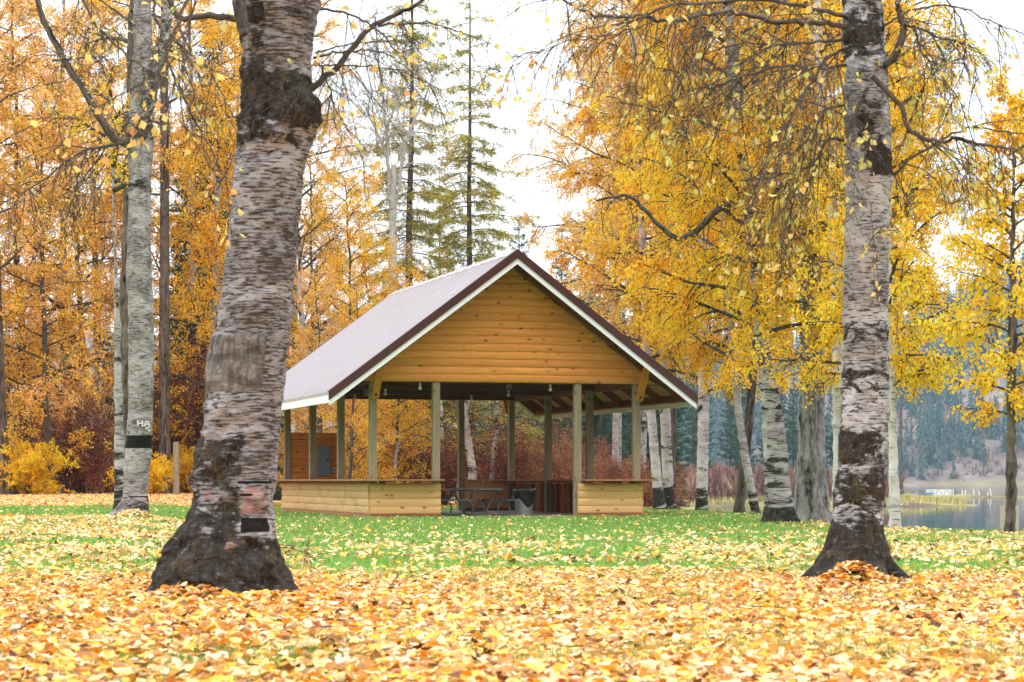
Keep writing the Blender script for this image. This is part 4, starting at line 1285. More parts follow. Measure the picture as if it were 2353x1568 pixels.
g_([(2100, 62), (2114, 116), (2146, 147), (2180, 200), (2230, 260)], .009, .003, 12, (.3, .8), dz=-.2)
g_([(2146, 147), (2130, 187), (2108, 219), (2104, 265)], .006, .003, 6, (.2, .6), dz=-.2)
g_([(2005, 175), (2046, 216), (2074, 250), (2083, 294), (2118, 316), (2158, 328), (2196, 316), (2243, 328), (2305, 341), (2346, 342), (2400, 320)], .021, .009, 22, (.3, 1.0), dz=-.3)
g_([(2045, 403), (2055, 403), (2086, 369), (2149, 328), (2221, 291), (2290, 300), (2360, 310)], .013, .004, 14, (.3, .8), dz=.1)
g_([(2160, -40), (2174, 0), (2211, 47), (2218, 100), (2216, 155)], .008, .003, 10, (.3, .8), dz=-.3)
g_([(2030, 60), (2100, 20), (2200, 10), (2300, 60), (2380, 90)], .010, .003, 16, (.3, 1.0), dz=.5)
g_([(1950, -60), (1800, -90), (1600, -80), (1400, -60), (1250, -80)], .02, .006, 26, (.6, 1.6), dz=.4)
g_([(2000, 470), (2006, 540), (2012, 640), (2002, 700)], .003, .0015, 6, (.15, .35), dz=-.33, down=.2)
obj('branches', wood_mesh('branches', W, BK_dark, off, (7, 5, 4, 3), .0014), root)
A1 = np.concatenate(A); A1 = A1[rng.uniform(0, 1, len(A1)) < .13]
print('right crown', len(A1), len(W))
obj('crown', leaf_cloud(rng, A1, .062, LM['pale'], off, .8, .8), root)

# ==== forked birch behind it to the left (white paint marks on the bark)
rng = np.random.default_rng(21)
rows = [(-300, 312, 345), (0, 308, 347), (100, 306, 350), (190, 302, 356), (290, 297, 350), (330, 294, 352), (400, 296, 348), (480, 295, 347), (600, 290, 348), (735, 295, 353), (900, 296, 353), (1000, 291, 348), (1060, 285, 345), (1140, 283, 340), (1165, 272, 342), (1185, 256, 346), (1215, 240, 352)]
def dark3(sx, y, cy):
    d = .10 + 0 * sx
    d = d + .34 * band(y, 150, 300, 30) * ss(-.5, .2, sx) + .40 * band(y, 290, 330, 10) + .38 * band(y, 415, 450, 8) + .10 * band(y, 700, 990, 30) + .16 * band(y, 1040, 1140, 20)
    d = d + .34 * band(y, 1141, 1300, 5)
    return d
V, Q, U, dk, tinfo = trunk_rows(rows, T2Z, 2.5, 64, .022, 5, 0, dark3, (gz(P(300, 1200, T2Z)[0], T2Z), .5, .2), 5)
xb = P(300, 1195, T2Z)[0]
root, off = tree_root('birch_tree', 'forked birch left of the largest one with a black band and white painted marks', (xb, T2Z, gz(xb, T2Z)))
blackA = attr_grid(lambda sx, y, c: .9 * (band(y, 1001, 1031, 1.5) + band(y, 1140, 1144, 1.0) * (sx > -.3)) * (c < .3), tinfo, 64)
obj('trunk', mkmesh('trunk', V - off, [Q], True, uv=U, vattr={'dark': dk, 'black': blackA}, mats=[BK_t2]), root)
rows = [(-300, 392, 420), (0, 378, 402), (100, 366, 388), (190, 344, 366), (260, 325, 350)]
V, Q, U, dk, _ = trunk_rows(rows, T2Z + .25, 3, 32, .02, 5, 0, lambda sx, y, cy: .38 + 0 * sx, None, 7)
obj('second_stem', mkmesh('second_stem', V - off, [Q], True, uv=U, vattr={'dark': dk}, mats=[BK_birch]), root)
# painted marks
M_paint = mat_flat('white_paint', (.62, .62, .63), .6)
mk = MB()
def stroke(x0, y0, x1, y1, w_=2.6):
    xc, Zr, zz, rad, yy = tinfo
    n = 5; V = []
    dx, dy = x1 - x0, y1 - y0; l = math.hypot(dx, dy); nx_, ny_ = -dy / l * w_ / 2, dx / l * w_ / 2
    for layer in (.035, .032):
        for i in range(n + 1):
            for s_ in (-1, 1):
                px = x0 + dx * i / n + nx_ * s_; py = y0 + dy * i / n + ny_ * s_
                j = np.argmin(abs(yy - py)); cx_ = xc[j] / Zr[j] * F + HX; rp = rad[j] / Zr[j] * F
                q = np.clip((px - cx_) / rp, -.98, .98); R_ = rad[j] + layer
                V.append(np.array([xc[j] + R_ * q, Zr[j] - R_ * math.sqrt(1 - q * q), CAMZ - (py - HY) / F * Zr[j]]) - off)
    m_ = 2 * (n + 1)
    mk.add(V, [(2 * i, 2 * i + 1, 2 * i + 3, 2 * i + 2) for i in range(n)] + [(m_ + 2 * i, m_ + 2 * i + 2, m_ + 2 * i + 3, m_ + 2 * i + 1) for i in range(n)])
for s_ in ((322, 966, 322, 981), (322, 975, 331, 973), (331, 968, 331, 982), (335, 981, 337, 970), (337, 970, 341, 970), (341, 970, 343, 981), (336, 976, 342, 976), (336, 986, 342, 983), (340, 989, 345, 991), (324, 993, 326, 995)):
    stroke(*s_)
mk.build('painted_marks', M_paint, root)
W, A = [], []
g_ = lambda pts, r0, r1, nch, L, r=.010, dz=0, **k: limb(rng, PP(pts, T2Z + dz), r0, r1, PEND, W, A, nch, L, r, **k)
g_([(300, 328), (275, 326), (262, 320), (240, 290), (190, 200), (160, 160), (130, 105), (105, 60), (85, 0), (70, -80)], .085, .05, 10, (1, 2.2), dz=-.2)
g_([(285, 330), (262, 332), (230, 340), (200, 343), (160, 365), (120, 400), (60, 440), (0, 470)], .035, .01, 24, (.8, 2.2), dz=-.3)
g_([(200, 343), (180, 400), (170, 450), (150, 520)], .02, .008, 12, (.7, 1.6), dz=-.4)
g_([(120, 140), (160, 136), (200, 132), (240, 130)], .02, .008, 8, (.6, 1.5), dz=-.3)
g_([(310, 60), (260, 20), (180, -30)], .03, .01, 12, (.8, 2.0), dz=-.3)
g_([(370, 60), (430, 120), (480, 160), (520, 230)], .03, .01, 16, (.8, 2.0), dz=.3)
obj('branches', wood_mesh('branches', W, BK_brown, off, (7, 5, 3, 3), .004), root)
A1 = np.concatenate(A); A1 = A1[rng.uniform(0, 1, len(A1)) < .35]
obj('crown', leaf_cloud(rng, A1, .075, LM['orange'], off, .75, .6), root)

# ------------------------------------------------------------------ bespoke trees on the right and their crowns
BS = [dict(n=7, w=.09, g=-.035, c=10, c0=.15, cl=.50, a=.75, tip=.2, cr=.45, leaf=4, lref=1.0, lj=.06),
      dict(n=6, w=.14, g=-.11, c=7, c0=.08, cl=.55, a=.7, tip=.3, cr=.5, leaf=9, lref=.5, lj=.05),
      dict(n=4, w=.18, g=-.20, leaf=11, lref=.4, lj=.045, tip=.4)]
def crown_on(rng, path, h0, Lfn, n, S=BS, up=.35, r=.05, A=None, W=None):
    """path: (k,3) trunk centre line from low to high"""
    A = [] if A is None else A; W = [] if W is None else W
    zt = path[:, 2]
    for k in range(n):
        h = h0 + (zt[-1] - h0) * ((k + rng.uniform(0, 1)) / n)
        p = np.array([np.interp(h, zt, path[:, 0]), np.interp(h, zt, path[:, 1]), h])
        a = k * 2.39996 + rng.normal(0, .35)
        f = (h - h0) / (zt[-1] - h0)
        d = np.array([cos(a), sin(a), up * (1 - .2 * f) + .5 * f + rng.normal(0, .15)]); d /= np.linalg.norm(d)
        grow(rng, p, d, Lfn(f) * rng.uniform(.75, 1.15), r * (1 - .6 * f) + .01, 0, S, W, A)
    return W, A

def rows_tree(seed, name, label, Z, rows, bark, leaf, h0, Lmax, n, ytop=-700, xtop=None, wtop=.3, lsize=.08, S=BS, up=.3, keep=1.0, dark=.15, lean=0, group=None, cols=40, amp=.02, hang=.5, base_dark=.35, minr=.003, twig=None, extra=None, br=.05):
    """trunk traced by rows, continued upward out of the frame, with a full crown"""
    rng = np.random.default_rng(seed)
    rows = sorted(rows)
    y0, L0, R0 = rows[0]
    if xtop is None: xtop = (L0 + R0) / 2
    w0 = (R0 - L0)
    full = [(ytop, xtop - w0 * wtop / 2, xtop + w0 * wtop / 2)] + rows
    yb = rows[-1][0]
    df = lambda sx, y, cy: dark + base_dark * ss(yb - 90, yb - 25, y) + .16 * (vnoise(np.stack([np.ravel(y) / 18., 0 * np.ravel(y), 0 * np.ravel(y) + seed], 1), seed).reshape(np.shape(y)) > .74)
    yb_w = P((rows[-1][1] + rows[-1][2]) / 2, rows[-1][0], Z)
    V, Q, U, dk, info = trunk_rows(full, Z, 4.0, cols, amp, 6, lean, df, (gz(yb_w[0], Z), .45, .22), seed)
    base = (yb_w[0], Z, gz(yb_w[0], Z))
    root, off = tree_root(name, label, base, group)
    obj('trunk', mkmesh('trunk', V - off, [Q], True, uv=U, vattr={'dark': dk}, mats=[bark]), root)
    xc, Zr, zz, rad, yy = info
    path = np.stack([xc, Zr, zz], 1)[::-1]
    W, A = crown_on(rng, path, h0, lambda f: Lmax * (1 - .65 * f) * (.55 + .45 * min(1, f * 4)), n, S, up, r=br)
    if extra is not None: extra(rng, W, A)
    obj('branches', wood_mesh('branches', W, twig or BK_dark, off, (6, 4, 3, 3), minr), root)
    A = np.concatenate(A)
    if keep < 1: A = A[rng.uniform(0, 1, len(A)) < keep]
    obj('crown', leaf_cloud(rng, A, lsize, LM[leaf], off, .78, hang), root)
    print(label[:30], len(A), len(W))
    return root

def ext3(rng, W, A):
    limb(rng, PP([(1722, 415), (1700, 455), (1640, 488), (1600, 535), (1560, 552), (1525, 530), (1480, 480), (1440, 445), (1370, 462)], 49.5), .10, .03, PEND, W, A, 16, (.8, 2.4), .014)
# drooping leaves: longer hanging shoots on the lake-side birches
HS = [dict(n=7, w=.09, g=-.05, c=10, c0=.15, cl=.48, a=.75, tip=.2, cr=.45, leaf=3, lref=1.0, lj=.06),
      dict(n=6, w=.12, g=-.22, c=7, c0=.08, cl=.6, a=.6, tip=.3, cr=.5, leaf=11, lref=.5, lj=.05),
      dict(n=5, w=.15, g=-.34, leaf=16, lref=.4, lj=.045, tip=.4)]
rows_tree(31, 'birch_tree', 'leaning birch standing beside the grey furrowed trunk right of the shelter', 50, [(320, 1688, 1722), (440, 1702, 1733), (560, 1717, 1746), (700, 1727, 1760), (800, 1736, 1772), (900, 1748, 1790), (1000, 1752, 1806), (1100, 1757, 1815), (1160, 1757, 1822), (1200, 1750, 1832), (1225, 1742, 1842)],
          BK_birch, 'yellow', 4.0, 4.8, 50, -560, 1600, .35, .08, HS, up=.25, extra=ext3, minr=.003, dark=.36)
rows_tree(32, 'cottonwood_tree', 'thick grey trunk with deeply furrowed bark left of the right foreground birch', 52, [(100, 1838, 1874), (400, 1838, 1880), (700, 1838, 1890), (900, 1837, 1893), (1000, 1834, 1896), (1080, 1830, 1898), (1150, 1824, 1904), (1190, 1818, 1912), (1215, 1808, 1920)],
          BK_grey, 'yellow', 5.2, 4.6, 40, -900, 1850, .4, .085, BS, amp=.035, minr=.003)
rows_tree(33, 'birch_tree', 'slim white birch partly hidden behind the right foreground birch, left side', 46, [(240, 1880, 1900), (380, 1895, 1918), (500, 1902, 1927), (650, 1908, 1934), (800, 1912, 1940), (1000, 1914, 1950), (1235, 1912, 1958)],
          BK_birch_w, 'yellow', 5.5, 3.4, 18, -500, 1850, .4, .07, HS, keep=.6)
rows_tree(34, 'birch_tree', 'slender pale birch at the water edge, just right of the foreground birch', 41, [(700, 2036, 2052), (900, 2040, 2058), (1100, 2042, 2064), (1200, 2042, 2070), (1240, 2038, 2074)],
          BK_birch_w, 'yellow', 2.7, 2.4, 36, 60, 2030, .4, .068, HS, dark=.05, up=.35, br=.03)
rows_tree(35, 'young_tree', 'slim lakeside tree with brown bark before the beige sign', 36.5, [(560, 2322, 2334), (800, 2317, 2335), (950, 2313, 2334), (1100, 2311, 2336), (1220, 2309, 2335), (1250, 2305, 2341)],
          BK_brown, 'yellow', 1.9, 1.6, 44, 230, 2330, .4, .075, BS, dark=.9, up=.35, hang=.8, br=.016, minr=.0025)
rows_tree(36, 'birch_tree', 'birch leaning left, one of a crossing pair beyond the shelter', 66, [(560, 1655, 1668), (700, 1668, 1684), (850, 1680, 1697), (930, 1686, 1704), (1050, 1703, 1722), (1130, 1717, 1737), (1190, 1728, 1750)],
          BK_birch, 'yellow', 4.2, 5.0, 42, -300, 1620, .4, .085, HS)
rows_tree(37, 'birch_tree', 'darker birch leaning right, behind its crossing neighbour beyond the shelter', 67, [(700, 1738, 1752), (850, 1722, 1740), (950, 1712, 1732), (1100, 1696, 1720), (1190, 1684, 1708)],
          BK_brown, 'yellow', 4.4, 4.8, 38, -100, 1760, .4, .085, HS)
rows_tree(38, 'birch_tree', 'straight white birch on the bank, midway between shelter and crossing pair', 73, [(600, 1606, 1628), (900, 1604, 1630), (1050, 1602, 1628), (1130, 1599, 1626), (1180, 1596, 1628)],
          BK_birch_w, 'yellow', 3.7, 4.6, 42, -200, 1612, .4, .085, HS, dark=.22)
rows_tree(39, 'birch_tree', 'white birch nearest the right end of the shelter, leaning left', 75, [(500, 1466, 1482), (800, 1478, 1496), (950, 1486, 1506), (1060, 1495, 1516), (1130, 1500, 1524), (1175, 1502, 1532)],
          BK_birch_w, 'gold', 4.8, 4.6, 34, -260, 1440, .4, .085, HS, dark=.22)
rows_tree(40, 'birch_tree', 'white birch with black patches, second from the shelter', 76, [(300, 1498, 1514), (560, 1505, 1526), (800, 1512, 1536), (950, 1516, 1540), (1060, 1521, 1545), (1130, 1523, 1549), (1172, 1522, 1552)],
          BK_birch_w, 'peach', 6.0, 5.4, 34, -420, 1500, .4, .09, BS, dark=.3)
# ------------------------------------------------------------------ shared tree shapes for the woods
def swap_mat(o, mat):
    o.material_slots[0].link = 'OBJECT'; o.material_slots[0].material = mat

def shape_birch(seed, H, r, h0, Lmax, n, S, lsize, up=.35, keep=1.0, fork=0, lean=.3):
    rng = np.random.default_rng(seed)
    k = 24; z = np.linspace(-.2, H, k)
    wx = np.cumsum(rng.normal(0, .05, k)) + lean * (np.clip(z, 0, None) / H) ** 1.5 * rng.uniform(-1, 1) * 2; wy = np.cumsum(rng.normal(0, .05, k))
    path = np.stack([wx - wx[0], wy - wy[0], z], 1)
    rad = r * (1 - z / H * .85).clip(.08) * (1 + .5 * np.exp(-(z + .2) / .35))
    W0 = [(path, rad, 0)]
    W, A = crown_on(rng, path, h0, lambda f: Lmax * (1 - .6 * f) * (.6 + .4 * min(1, f * 4)), n, S, up, r=r * .3)
    V, Q, U = tube_arrays(path, rad, 14)
    tm = mkmesh('trunk', V, [Q], True, uv=U, vattr={'dark': .18 + .35 * (vnoise(np.stack([V[:, 2] * .9, V[:, 2] * 0, V[:, 2] * 0], 1), seed) > .68)}, mats=[BK_birch])
    A = np.concatenate(A)
    if keep < 1: A = A[rng.uniform(0, 1, len(A)) < keep]
    bm = wood_mesh('branches', W, BK_dark, 0, (5, 3, 3, 3), .0035)
    cm = leaf_cloud(rng, A, lsize, LM['gold'], 0, .78, .5)
    print('birch shape', len(A), len(W))
    return tm, bm, cm

S_ = [dict(n=7, w=.10, g=-.03, c=10, c0=.15, cl=.50, a=.8, tip=.2, cr=.45, leaf=5, lref=1.0, lj=.08),
      dict(n=5, w=.15, g=-.10, c=7, c0=.08, cl=.55, a=.75, tip=.3, cr=.5, leaf=8, lref=.5, lj=.07),
      dict(n=4, w=.2, g=-.16, leaf=9, lref=.45, lj=.06, tip=.4)]
BIR = [shape_birch(101, 21, .20, 2.6, 4.6, 38, S_, .095), shape_birch(102, 18, .17, 1.8, 4.2, 36, S_, .095),
       shape_birch(103, 23, .22, 3.6, 4.8, 36, S_, .095), shape_birch(104, 14, .13, 1.0, 3.8, 34, S_, .09), shape_birch(105, 21, .2, 7.0, 4.8, 32, S_, .095), shape_birch(106, 13, .14, 3.0, 3.8, 36, S_, .085)]
S_sp = [dict(n=7, w=.12, g=.02, c=7, c0=.2, cl=.5, a=.7, tip=.2, cr=.5, leaf=1, lref=1.0, lj=.06),
        dict(n=5, w=.18, g=-.03, c=5, c0=.1, cl=.55, a=.7, tip=.3, cr=.5, leaf=1.6, lref=.5, lj=.06),
        dict(n=4, w=.2, g=-.06, leaf=1.8, lref=.45, lj=.05, tip=.4)]
BARE = [shape_birch(111, 20, .16, 4, 4.2, 30, S_sp, .085, up=.8), shape_birch(112, 17, .14, 3, 3.6, 28, S_sp, .085, up=.9)]

def shape_conifer(seed, H, r, h0, Lmax, kind):
    rng = np.random.default_rng(seed)
    k = 16; z = np.linspace(-.2, H, k)
    path = np.stack([np.cumsum(rng.normal(0, .03, k)), np.cumsum(rng.normal(0, .03, k)), z], 1)
    rad = r * (1 - z / H * .93).clip(.05) * (1 + .4 * np.exp(-(z + .2) / .35))
    W, A, Dd = [], [], []
    h = h0
    while h < H - .3:
        f = (h - h0) / (H - h0)
        L0 = Lmax * (1 - f) ** .75 * (.7 + .3 * min(1, f * 6)) + .15
        nb = {'larch': 4, 'spruce': 6, 'pine': 4}[kind]
        a0 = rng.uniform(0, 6.28)
        for b in range(nb):
            if kind == 'pine' and rng.uniform() < .25: continue
            a = a0 + b * 2 * pi / nb + rng.normal(0, .25); L = L0 * rng.uniform(.55, 1.15)
            n = 7; d = np.array([cos(a), sin(a), {'larch': .05, 'spruce': -.05, 'pine': .25}[kind] + .5 * f])
            p = np.array([np.interp(h, z, path[:, 0]), np.interp(h, z, path[:, 1]), h + rng.normal(0, .08)])
            pts = [p]
            for i in range(n):
                d = d + rng.normal(0, .07, 3); d[2] += ({'larch': -.17, 'spruce': -.14, 'pine': -.05}[kind] if i < 4 else .12)
                d /= np.linalg.norm(d); p = p + d * L / n; pts.append(p)
            pts = np.array(pts)
            W.append((pts, np.linspace(r * .12 * (1 - f * .6) + .006, .004, n + 1), 1))
            # side shoots carrying the needles
            m_ = max(3, int(L * {'larch': 9, 'spruce': 9, 'pine': 6}[kind]))
            for u in rng.uniform(.12, 1, m_):
                i = min(int(u * n), n - 1); q = pts[i] + (pts[i + 1] - pts[i]) * (u * n - i)
                dr = pts[i + 1] - pts[i]; dr /= np.linalg.norm(dr)
                sd_ = np.cross(dr, [0, 0, 1]); sd_ /= np.linalg.norm(sd_) + 1e-9
                s = rng.choice([-1, 1])
                sh = dr * .6 + sd_ * s * .9 + np.array([0, 0, {'larch': -.35, 'spruce': -.25, 'pine': .15}[kind]]) + rng.normal(0, .15, 3)
                sh /= np.linalg.norm(sh)
                l2 = L * .30 * (1.15 - u) + .12
                q2 = q + sh * l2
                if l2 > .22: W.append((np.array([q, (q + q2) / 2 + rng.normal(0, .02, 3), q2]), np.array([.008, .006, .004]), 2))
                nn = max(3, int(l2 * {'larch': 34, 'spruce': 34, 'pine': 26}[kind]))
                uu = rng.uniform(0, 1, (nn, 1))
                A.append(q + (q2 - q) * uu + rng.normal(0, .025, (nn, 3))); Dd.append(np.tile(sh, (nn, 1)) * .8 + rng.normal(0, .55, (nn, 3)))
        h += {'larch': .62, 'spruce': .34, 'pine': .50}[kind] * rng.uniform(.7, 1.3)
    V, Q, U = tube_arrays(path, rad, 12)
    tm = mkmesh('trunk', V, [Q], True, uv=U, vattr={'dark': V[:, 2] * 0 + .9}, mats=[BK_brown])
    bm = wood_mesh('branches', W, BK_dark, 0, (5, 4, 3, 3), .005)
    A = np.concatenate(A); Dd = np.concatenate(Dd)
    sz, asp = {'larch': (.19, .20), 'spruce': (.20, .30), 'pine': (.26, .28)}[kind]
    cm = leaf_cloud(rng, A, sz, LM[kind], 0, asp, 0, dirs=Dd, fold=.02)
    print('conifer', kind, len(A), len(W))
    return tm, bm, cm
LAR = [shape_conifer(201, 24, .22, 2.5, 4.0, 'larch'), shape_conifer(202, 22, .2, 2.0, 3.9, 'larch')]
SPR = [shape_conifer(211, 20, .2, .8, 3.0, 'spruce'), shape_conifer(212, 15, .17, .5, 2.6, 'spruce')]
PIN = [shape_conifer(221, 24, .28, 4.5, 3.6, 'pine'), shape_conifer(222, 21, .26, 6.0, 3.4, 'pine')]

def shape_shrub(seed, H, spread, nst, lsize, twig, dens=1.0):
    rng = np.random.default_rng(seed)
    S = [dict(n=6, w=.13, g=.03, c=8, c0=.12, cl=.55, a=.6, tip=.3, cr=.5, leaf=3 * dens, lref=.5, lj=.05),
         dict(n=4, w=.2, g=-.02, c=5, c0=.1, cl=.6, a=.7, tip=.3, cr=.6, leaf=7 * dens, lref=.4, lj=.05),
         dict(n=3, w=.22, g=-.03, leaf=7 * dens, lref=.3, lj=.05, tip=.4)]
    W, A = [], []
    for k in range(nst):
        a = rng.uniform(0, 2 * pi); s = rng.uniform(.05, 1) * spread
        d = np.array([cos(a) * s, sin(a) * s, 1.]); d /= np.linalg.norm(d)
        grow(rng, np.array([cos(a) * .15 * s, sin(a) * .15 * s, -.05]), d, H * rng.uniform(.65, 1.1), .018, 0, S, W, A)
    bm = wood_mesh('stems', W, twig, 0, (4, 3, 3, 3), .004)
    A = np.concatenate(A)
    A = A[A[:, 2] > .02]
    cm = leaf_cloud(rng, A, lsize, LM['burgundy'], 0, .8, .4, name='foliage')
    print('shrub', len(A), len(W))
    return None, bm, cm
SHR = [shape_shrub(301, 3.0, .8, 20, .07, BK_dark), shape_shrub(302, 2.4, 1.1, 18, .07, BK_red, .8), shape_shrub(303, 3.4, .6, 16, .065, BK_dark, .7)]
MAP = shape_shrub(304, 3.4, .9, 16, .15, BK_dark, .8)

def place(shape, label, x, Z, scale=1.0, rz=0.0, leaf='gold', bark=None, name='birch_tree', cat='tree', group=None, sz=None, world=None, sink=0.0, tilt=0.0):
    if world is None:
        X = (x - HX) / F * Z
    else:
        X, Z = world
    g = gz(X, Z) - sink
    o = empty(name, (X, Z, g), rz); tag(o, label, cat, group)
    o.scale = (scale, scale, sz or scale)
    o.rotation_euler = (0, tilt, rz)
    tm, bm, cm = shape
    if tm is not None:
        c = obj('trunk', tm, o)
        if bark: swap_mat(c, bark)
    c = obj('branches' if tm is not None else 'stems', bm, o)
    c = obj('crown' if tm is not None else 'foliage', cm, o); swap_mat(c, LM[leaf])
    return o

rg = np.random.default_rng(77)
R_ = lambda: float(rg.uniform(0, 6.28))
# ---- left wood, front rank
place(BIR[0], 'broad orange-leaved birch at the far left edge of the wood', -60, 84, 1.05, R_(), 'orange', BK_brown)
rows_tree(61, 'birch_tree', 'dark leaning trunk rising beside the yellow maple bush, far left', 80, [(300, -40, -14), (600, -30, 0), (800, -22, 8), (950, -12, 14), (1050, -6, 24), (1120, -4, 36), (1150, -10, 46)], BK_brown, 'peach', 4.0, 4.6, 26, -400, -60, .4, .09, dark=.7)
place(BIR[1], 'orange birch with a dark fissured trunk behind the yellow maple bush', 60, 86, 1.1, R_(), 'orange', BK_brown)
place(BIR[2], 'pale-trunked birch between the maple bush and the forked birch', 152, 90, 1.0, R_(), 'orange', BK_birch)
place(BIR[3], 'low golden birch in front of the burgundy bushes at left', 118, 82, 1.05, R_(), 'gold', BK_dark)
place(BIR[0], 'tall peach-leaved birch just left of the forked birch', 225, 93, 1.0, R_(), 'peach', BK_birch)
place(BIR[3], 'small golden birch showing through left of the forked trunk', 205, 88, 1.25, R_(), 'orange', BK_birch)
rows_tree(62, 'birch_tree', 'thin speckled birch trunk close beside the forked birch, left side', 44, [(620, 262, 270), (760, 262, 277), (880, 262, 280), (950, 264, 283), (1030, 263, 286), (1100, 263, 288), (1160, 262, 286), (1200, 256, 292)], BK_birch, 'gold', 6.5, 2.0, 8, 200, 255, .4, .08, dark=.3, keep=.5)
rows_tree(63, 'dark_trunk_tree', 'slim dark trunk hugging the left side of the forked birch', 46, [(0, 297, 311), (300, 287, 303), (520, 282, 300), (700, 275, 298), (900, 277, 300), (1040, 276, 300), (1150, 272, 300), (1200, 264, 306)], BK_brown, 'gold', 9.4, 2.6, 8, -300, 306, .6, .08, dark=.9, keep=.3)
rows_tree(64, 'cottonwood_tree', 'straight brown furrowed trunk beside the pale wooden post', 86, [(300, 368, 388), (600, 367, 389), (900, 365, 390), (1060, 364, 391), (1110, 362, 392), (1150, 358, 396)], BK_brown, 'gold', 10.5, 4.2, 24, -700, 378, .5, .09, dark=.9)
place(BIR[2], 'golden birch behind the furrowed trunk and the wooden post', 440, 92, 1.0, R_(), 'gold', BK_birch)
place(BIR[1], 'yellow birch seen between the forked birch and the largest birch', 480, 88, 1.05, R_(), 'yellow', BK_birch)
place(BIR[0], 'yellow birch mostly hidden behind the largest foreground trunk', 570, 95, 1.0, R_(), 'gold', BK_birch)
# ---- centre-left wood between the largest birch and the larches
place(BIR[1], 'golden birch rising over the low end of the shelter roof', 715, 92, .78, R_(), 'gold', BK_brown)
place(BIR[3], 'small gold birch touching the left slope of the shelter roof', 795, 84, .86, R_(), 'gold', BK_dark)
place(BIR[3], 'yellow round-crowned birch behind the middle of the roof slope', 868, 88, .72, R_(), 'yellow', BK_dark)
place(BIR[2], 'tall peach birch right of the largest foreground trunk', 690, 100, 1.1, R_(), 'peach', BK_birch)
place(BARE[0], 'nearly bare leaning birch over the left end of the roof', 735, 88, 1.0, R_(), 'peach', BK_birch, tilt=.10)
def ext_as(rng, W, A):
    Z = 92.
    for pts, r in (([(900, 520), (893, 400), (888, 300), (876, 200), (868, 120), (862, 40)], .085), ([(905, 500), (918, 420), (930, 340), (955, 270), (980, 220), (1010, 130)], .08), ([(888, 300), (905, 250), (925, 200), (940, 120)], .05), ([(918, 420), (925, 330), (930, 240), (936, 150)], .05), ([(890, 370), (868, 310), (840, 250)], .04)):
        limb(rng, PP(pts, Z), r, .03, PEND, W, A, 14, (1.2, 3.2), .02, down=-.2)
rows_tree(65, 'aspen_tree', 'bare pale aspen with forked smooth stems above the roof ridge', 92, [(500, 895, 911), (700, 890, 914), (900, 888, 918), (1110, 884, 922)], BK_aspen, 'peach', 6.0, 2.2, 6, 380, 905, .8, .08, dark=0, base_dark=.1, keep=.3, extra=ext_as, twig=BK_aspen, minr=.008)
place(LAR[0], 'green-gold larch behind the bare aspen stems', 938, 97, 1.08, 1.0, 'larch', BK_brown, name='larch_tree')
place(LAR[1], 'tall larch with drooping boughs against the white sky', 1084, 95, 1.02, 2.2, 'larch', BK_brown, name='larch_tree')
place(LAR[1], 'thin larch standing behind and between the two taller larches', 1010, 116, .78, 4.0, 'larch', BK_brown, name='larch_tree')
place(BIR[3], 'golden birch low behind the shelter posts at left', 800, 80, .55, R_(), 'gold', BK_dark)
place(BIR[3], 'golden birch seen through the shelter between the left posts', 905, 84, .62, R_(), 'gold', BK_birch)
place(BIR[3], 'orange birch glimpsed beside the breaker panel wall', 735, 82, .60, R_(), 'peach', BK_dark)
place(BARE[1], 'grey leaning birch seen through the middle of the shelter', 1125, 88, .9, 1.0, 'peach', BK_birch, tilt=.12, sz=.42)
place(BARE[0], 'thick mottled birch trunk seen through the shelter opening', 1090, 84, 1.2, 2.0, 'gold', BK_birch, tilt=-.02, sz=.42)
place(BARE[1], 'pale trunk seen behind the front left corner post', 874, 92, 1.1, 3.0, 'gold', BK_aspen, sz=.45)
place(BARE[1], 'thin pale trunk seen between second post and dark rear post', 1018, 93, .95, 5.0, 'gold', BK_birch_w, sz=.45)
place(LAR[1], 'low yellow-green larch boughs seen through the shelter', 1200, 92, .34, 0.5, 'larch', BK_dark, name='larch_tree')
# ---- right side, behind the roof
place(BIR[4], 'peach-leaved birch whose crown reaches left across the white sky', 1425, 86, 1.0, 2.1, 'peach', BK_birch)
place(BIR[4], 'golden birch just above the right roof slope', 1475, 90, .92, R_(), 'gold', BK_birch)
place(BIR[4], 'yellow birch hidden behind the straight white birch on the bank', 1606, 76.5, .95, R_(), 'yellow', BK_brown)
place(BIR[4], 'golden birch hidden behind the second white birch from the shelter', 1541, 82, .9, R_(), 'gold', BK_brown)
# birches rooted on the shore right of the foreground birch
place(BIR[5], 'bushy golden birch right of the foreground birch trunk', 0, 0, .82, R_(), 'yellow', BK_brown, world=(6.95, 44.0))
place(BIR[4], 'taller golden birch behind the slender water-edge birch', 0, 0, .72, R_(), 'yellow', BK_brown, world=(7.65, 49.0))
# ---- dark conifers behind the left wood
for k, (x, Z, s, v) in enumerate(((-60, 118, .9, 0), (20, 125, .95, 1), (95, 116, .95, 0), (170, 128, .9, 1), (250, 122, .85, 0), (330, 126, .85, 1), (400, 119, .95, 0), (640, 128, .8, 1), (720, 120, .75, 0), (800, 132, .75, 1))):
    place(SPR[v], 'dark spruce in the shaded wood behind the orange and golden birches', x, Z, s * (.58 if v == 0 else .72), R_(), 'spruce', BK_dark, name='spruce_tree', group='dark spruces behind the left wood', sink=.2)
place(SPR[0], 'tall dark green spruce between the forked and the largest birch', 505, 104, 1.12, 1.0, 'spruce', BK_dark, name='spruce_tree')
place(SPR[0], 'second dark spruce just left of the tall one near the largest birch', 450, 112, .98, 2.0, 'spruce', BK_dark, name='spruce_tree')
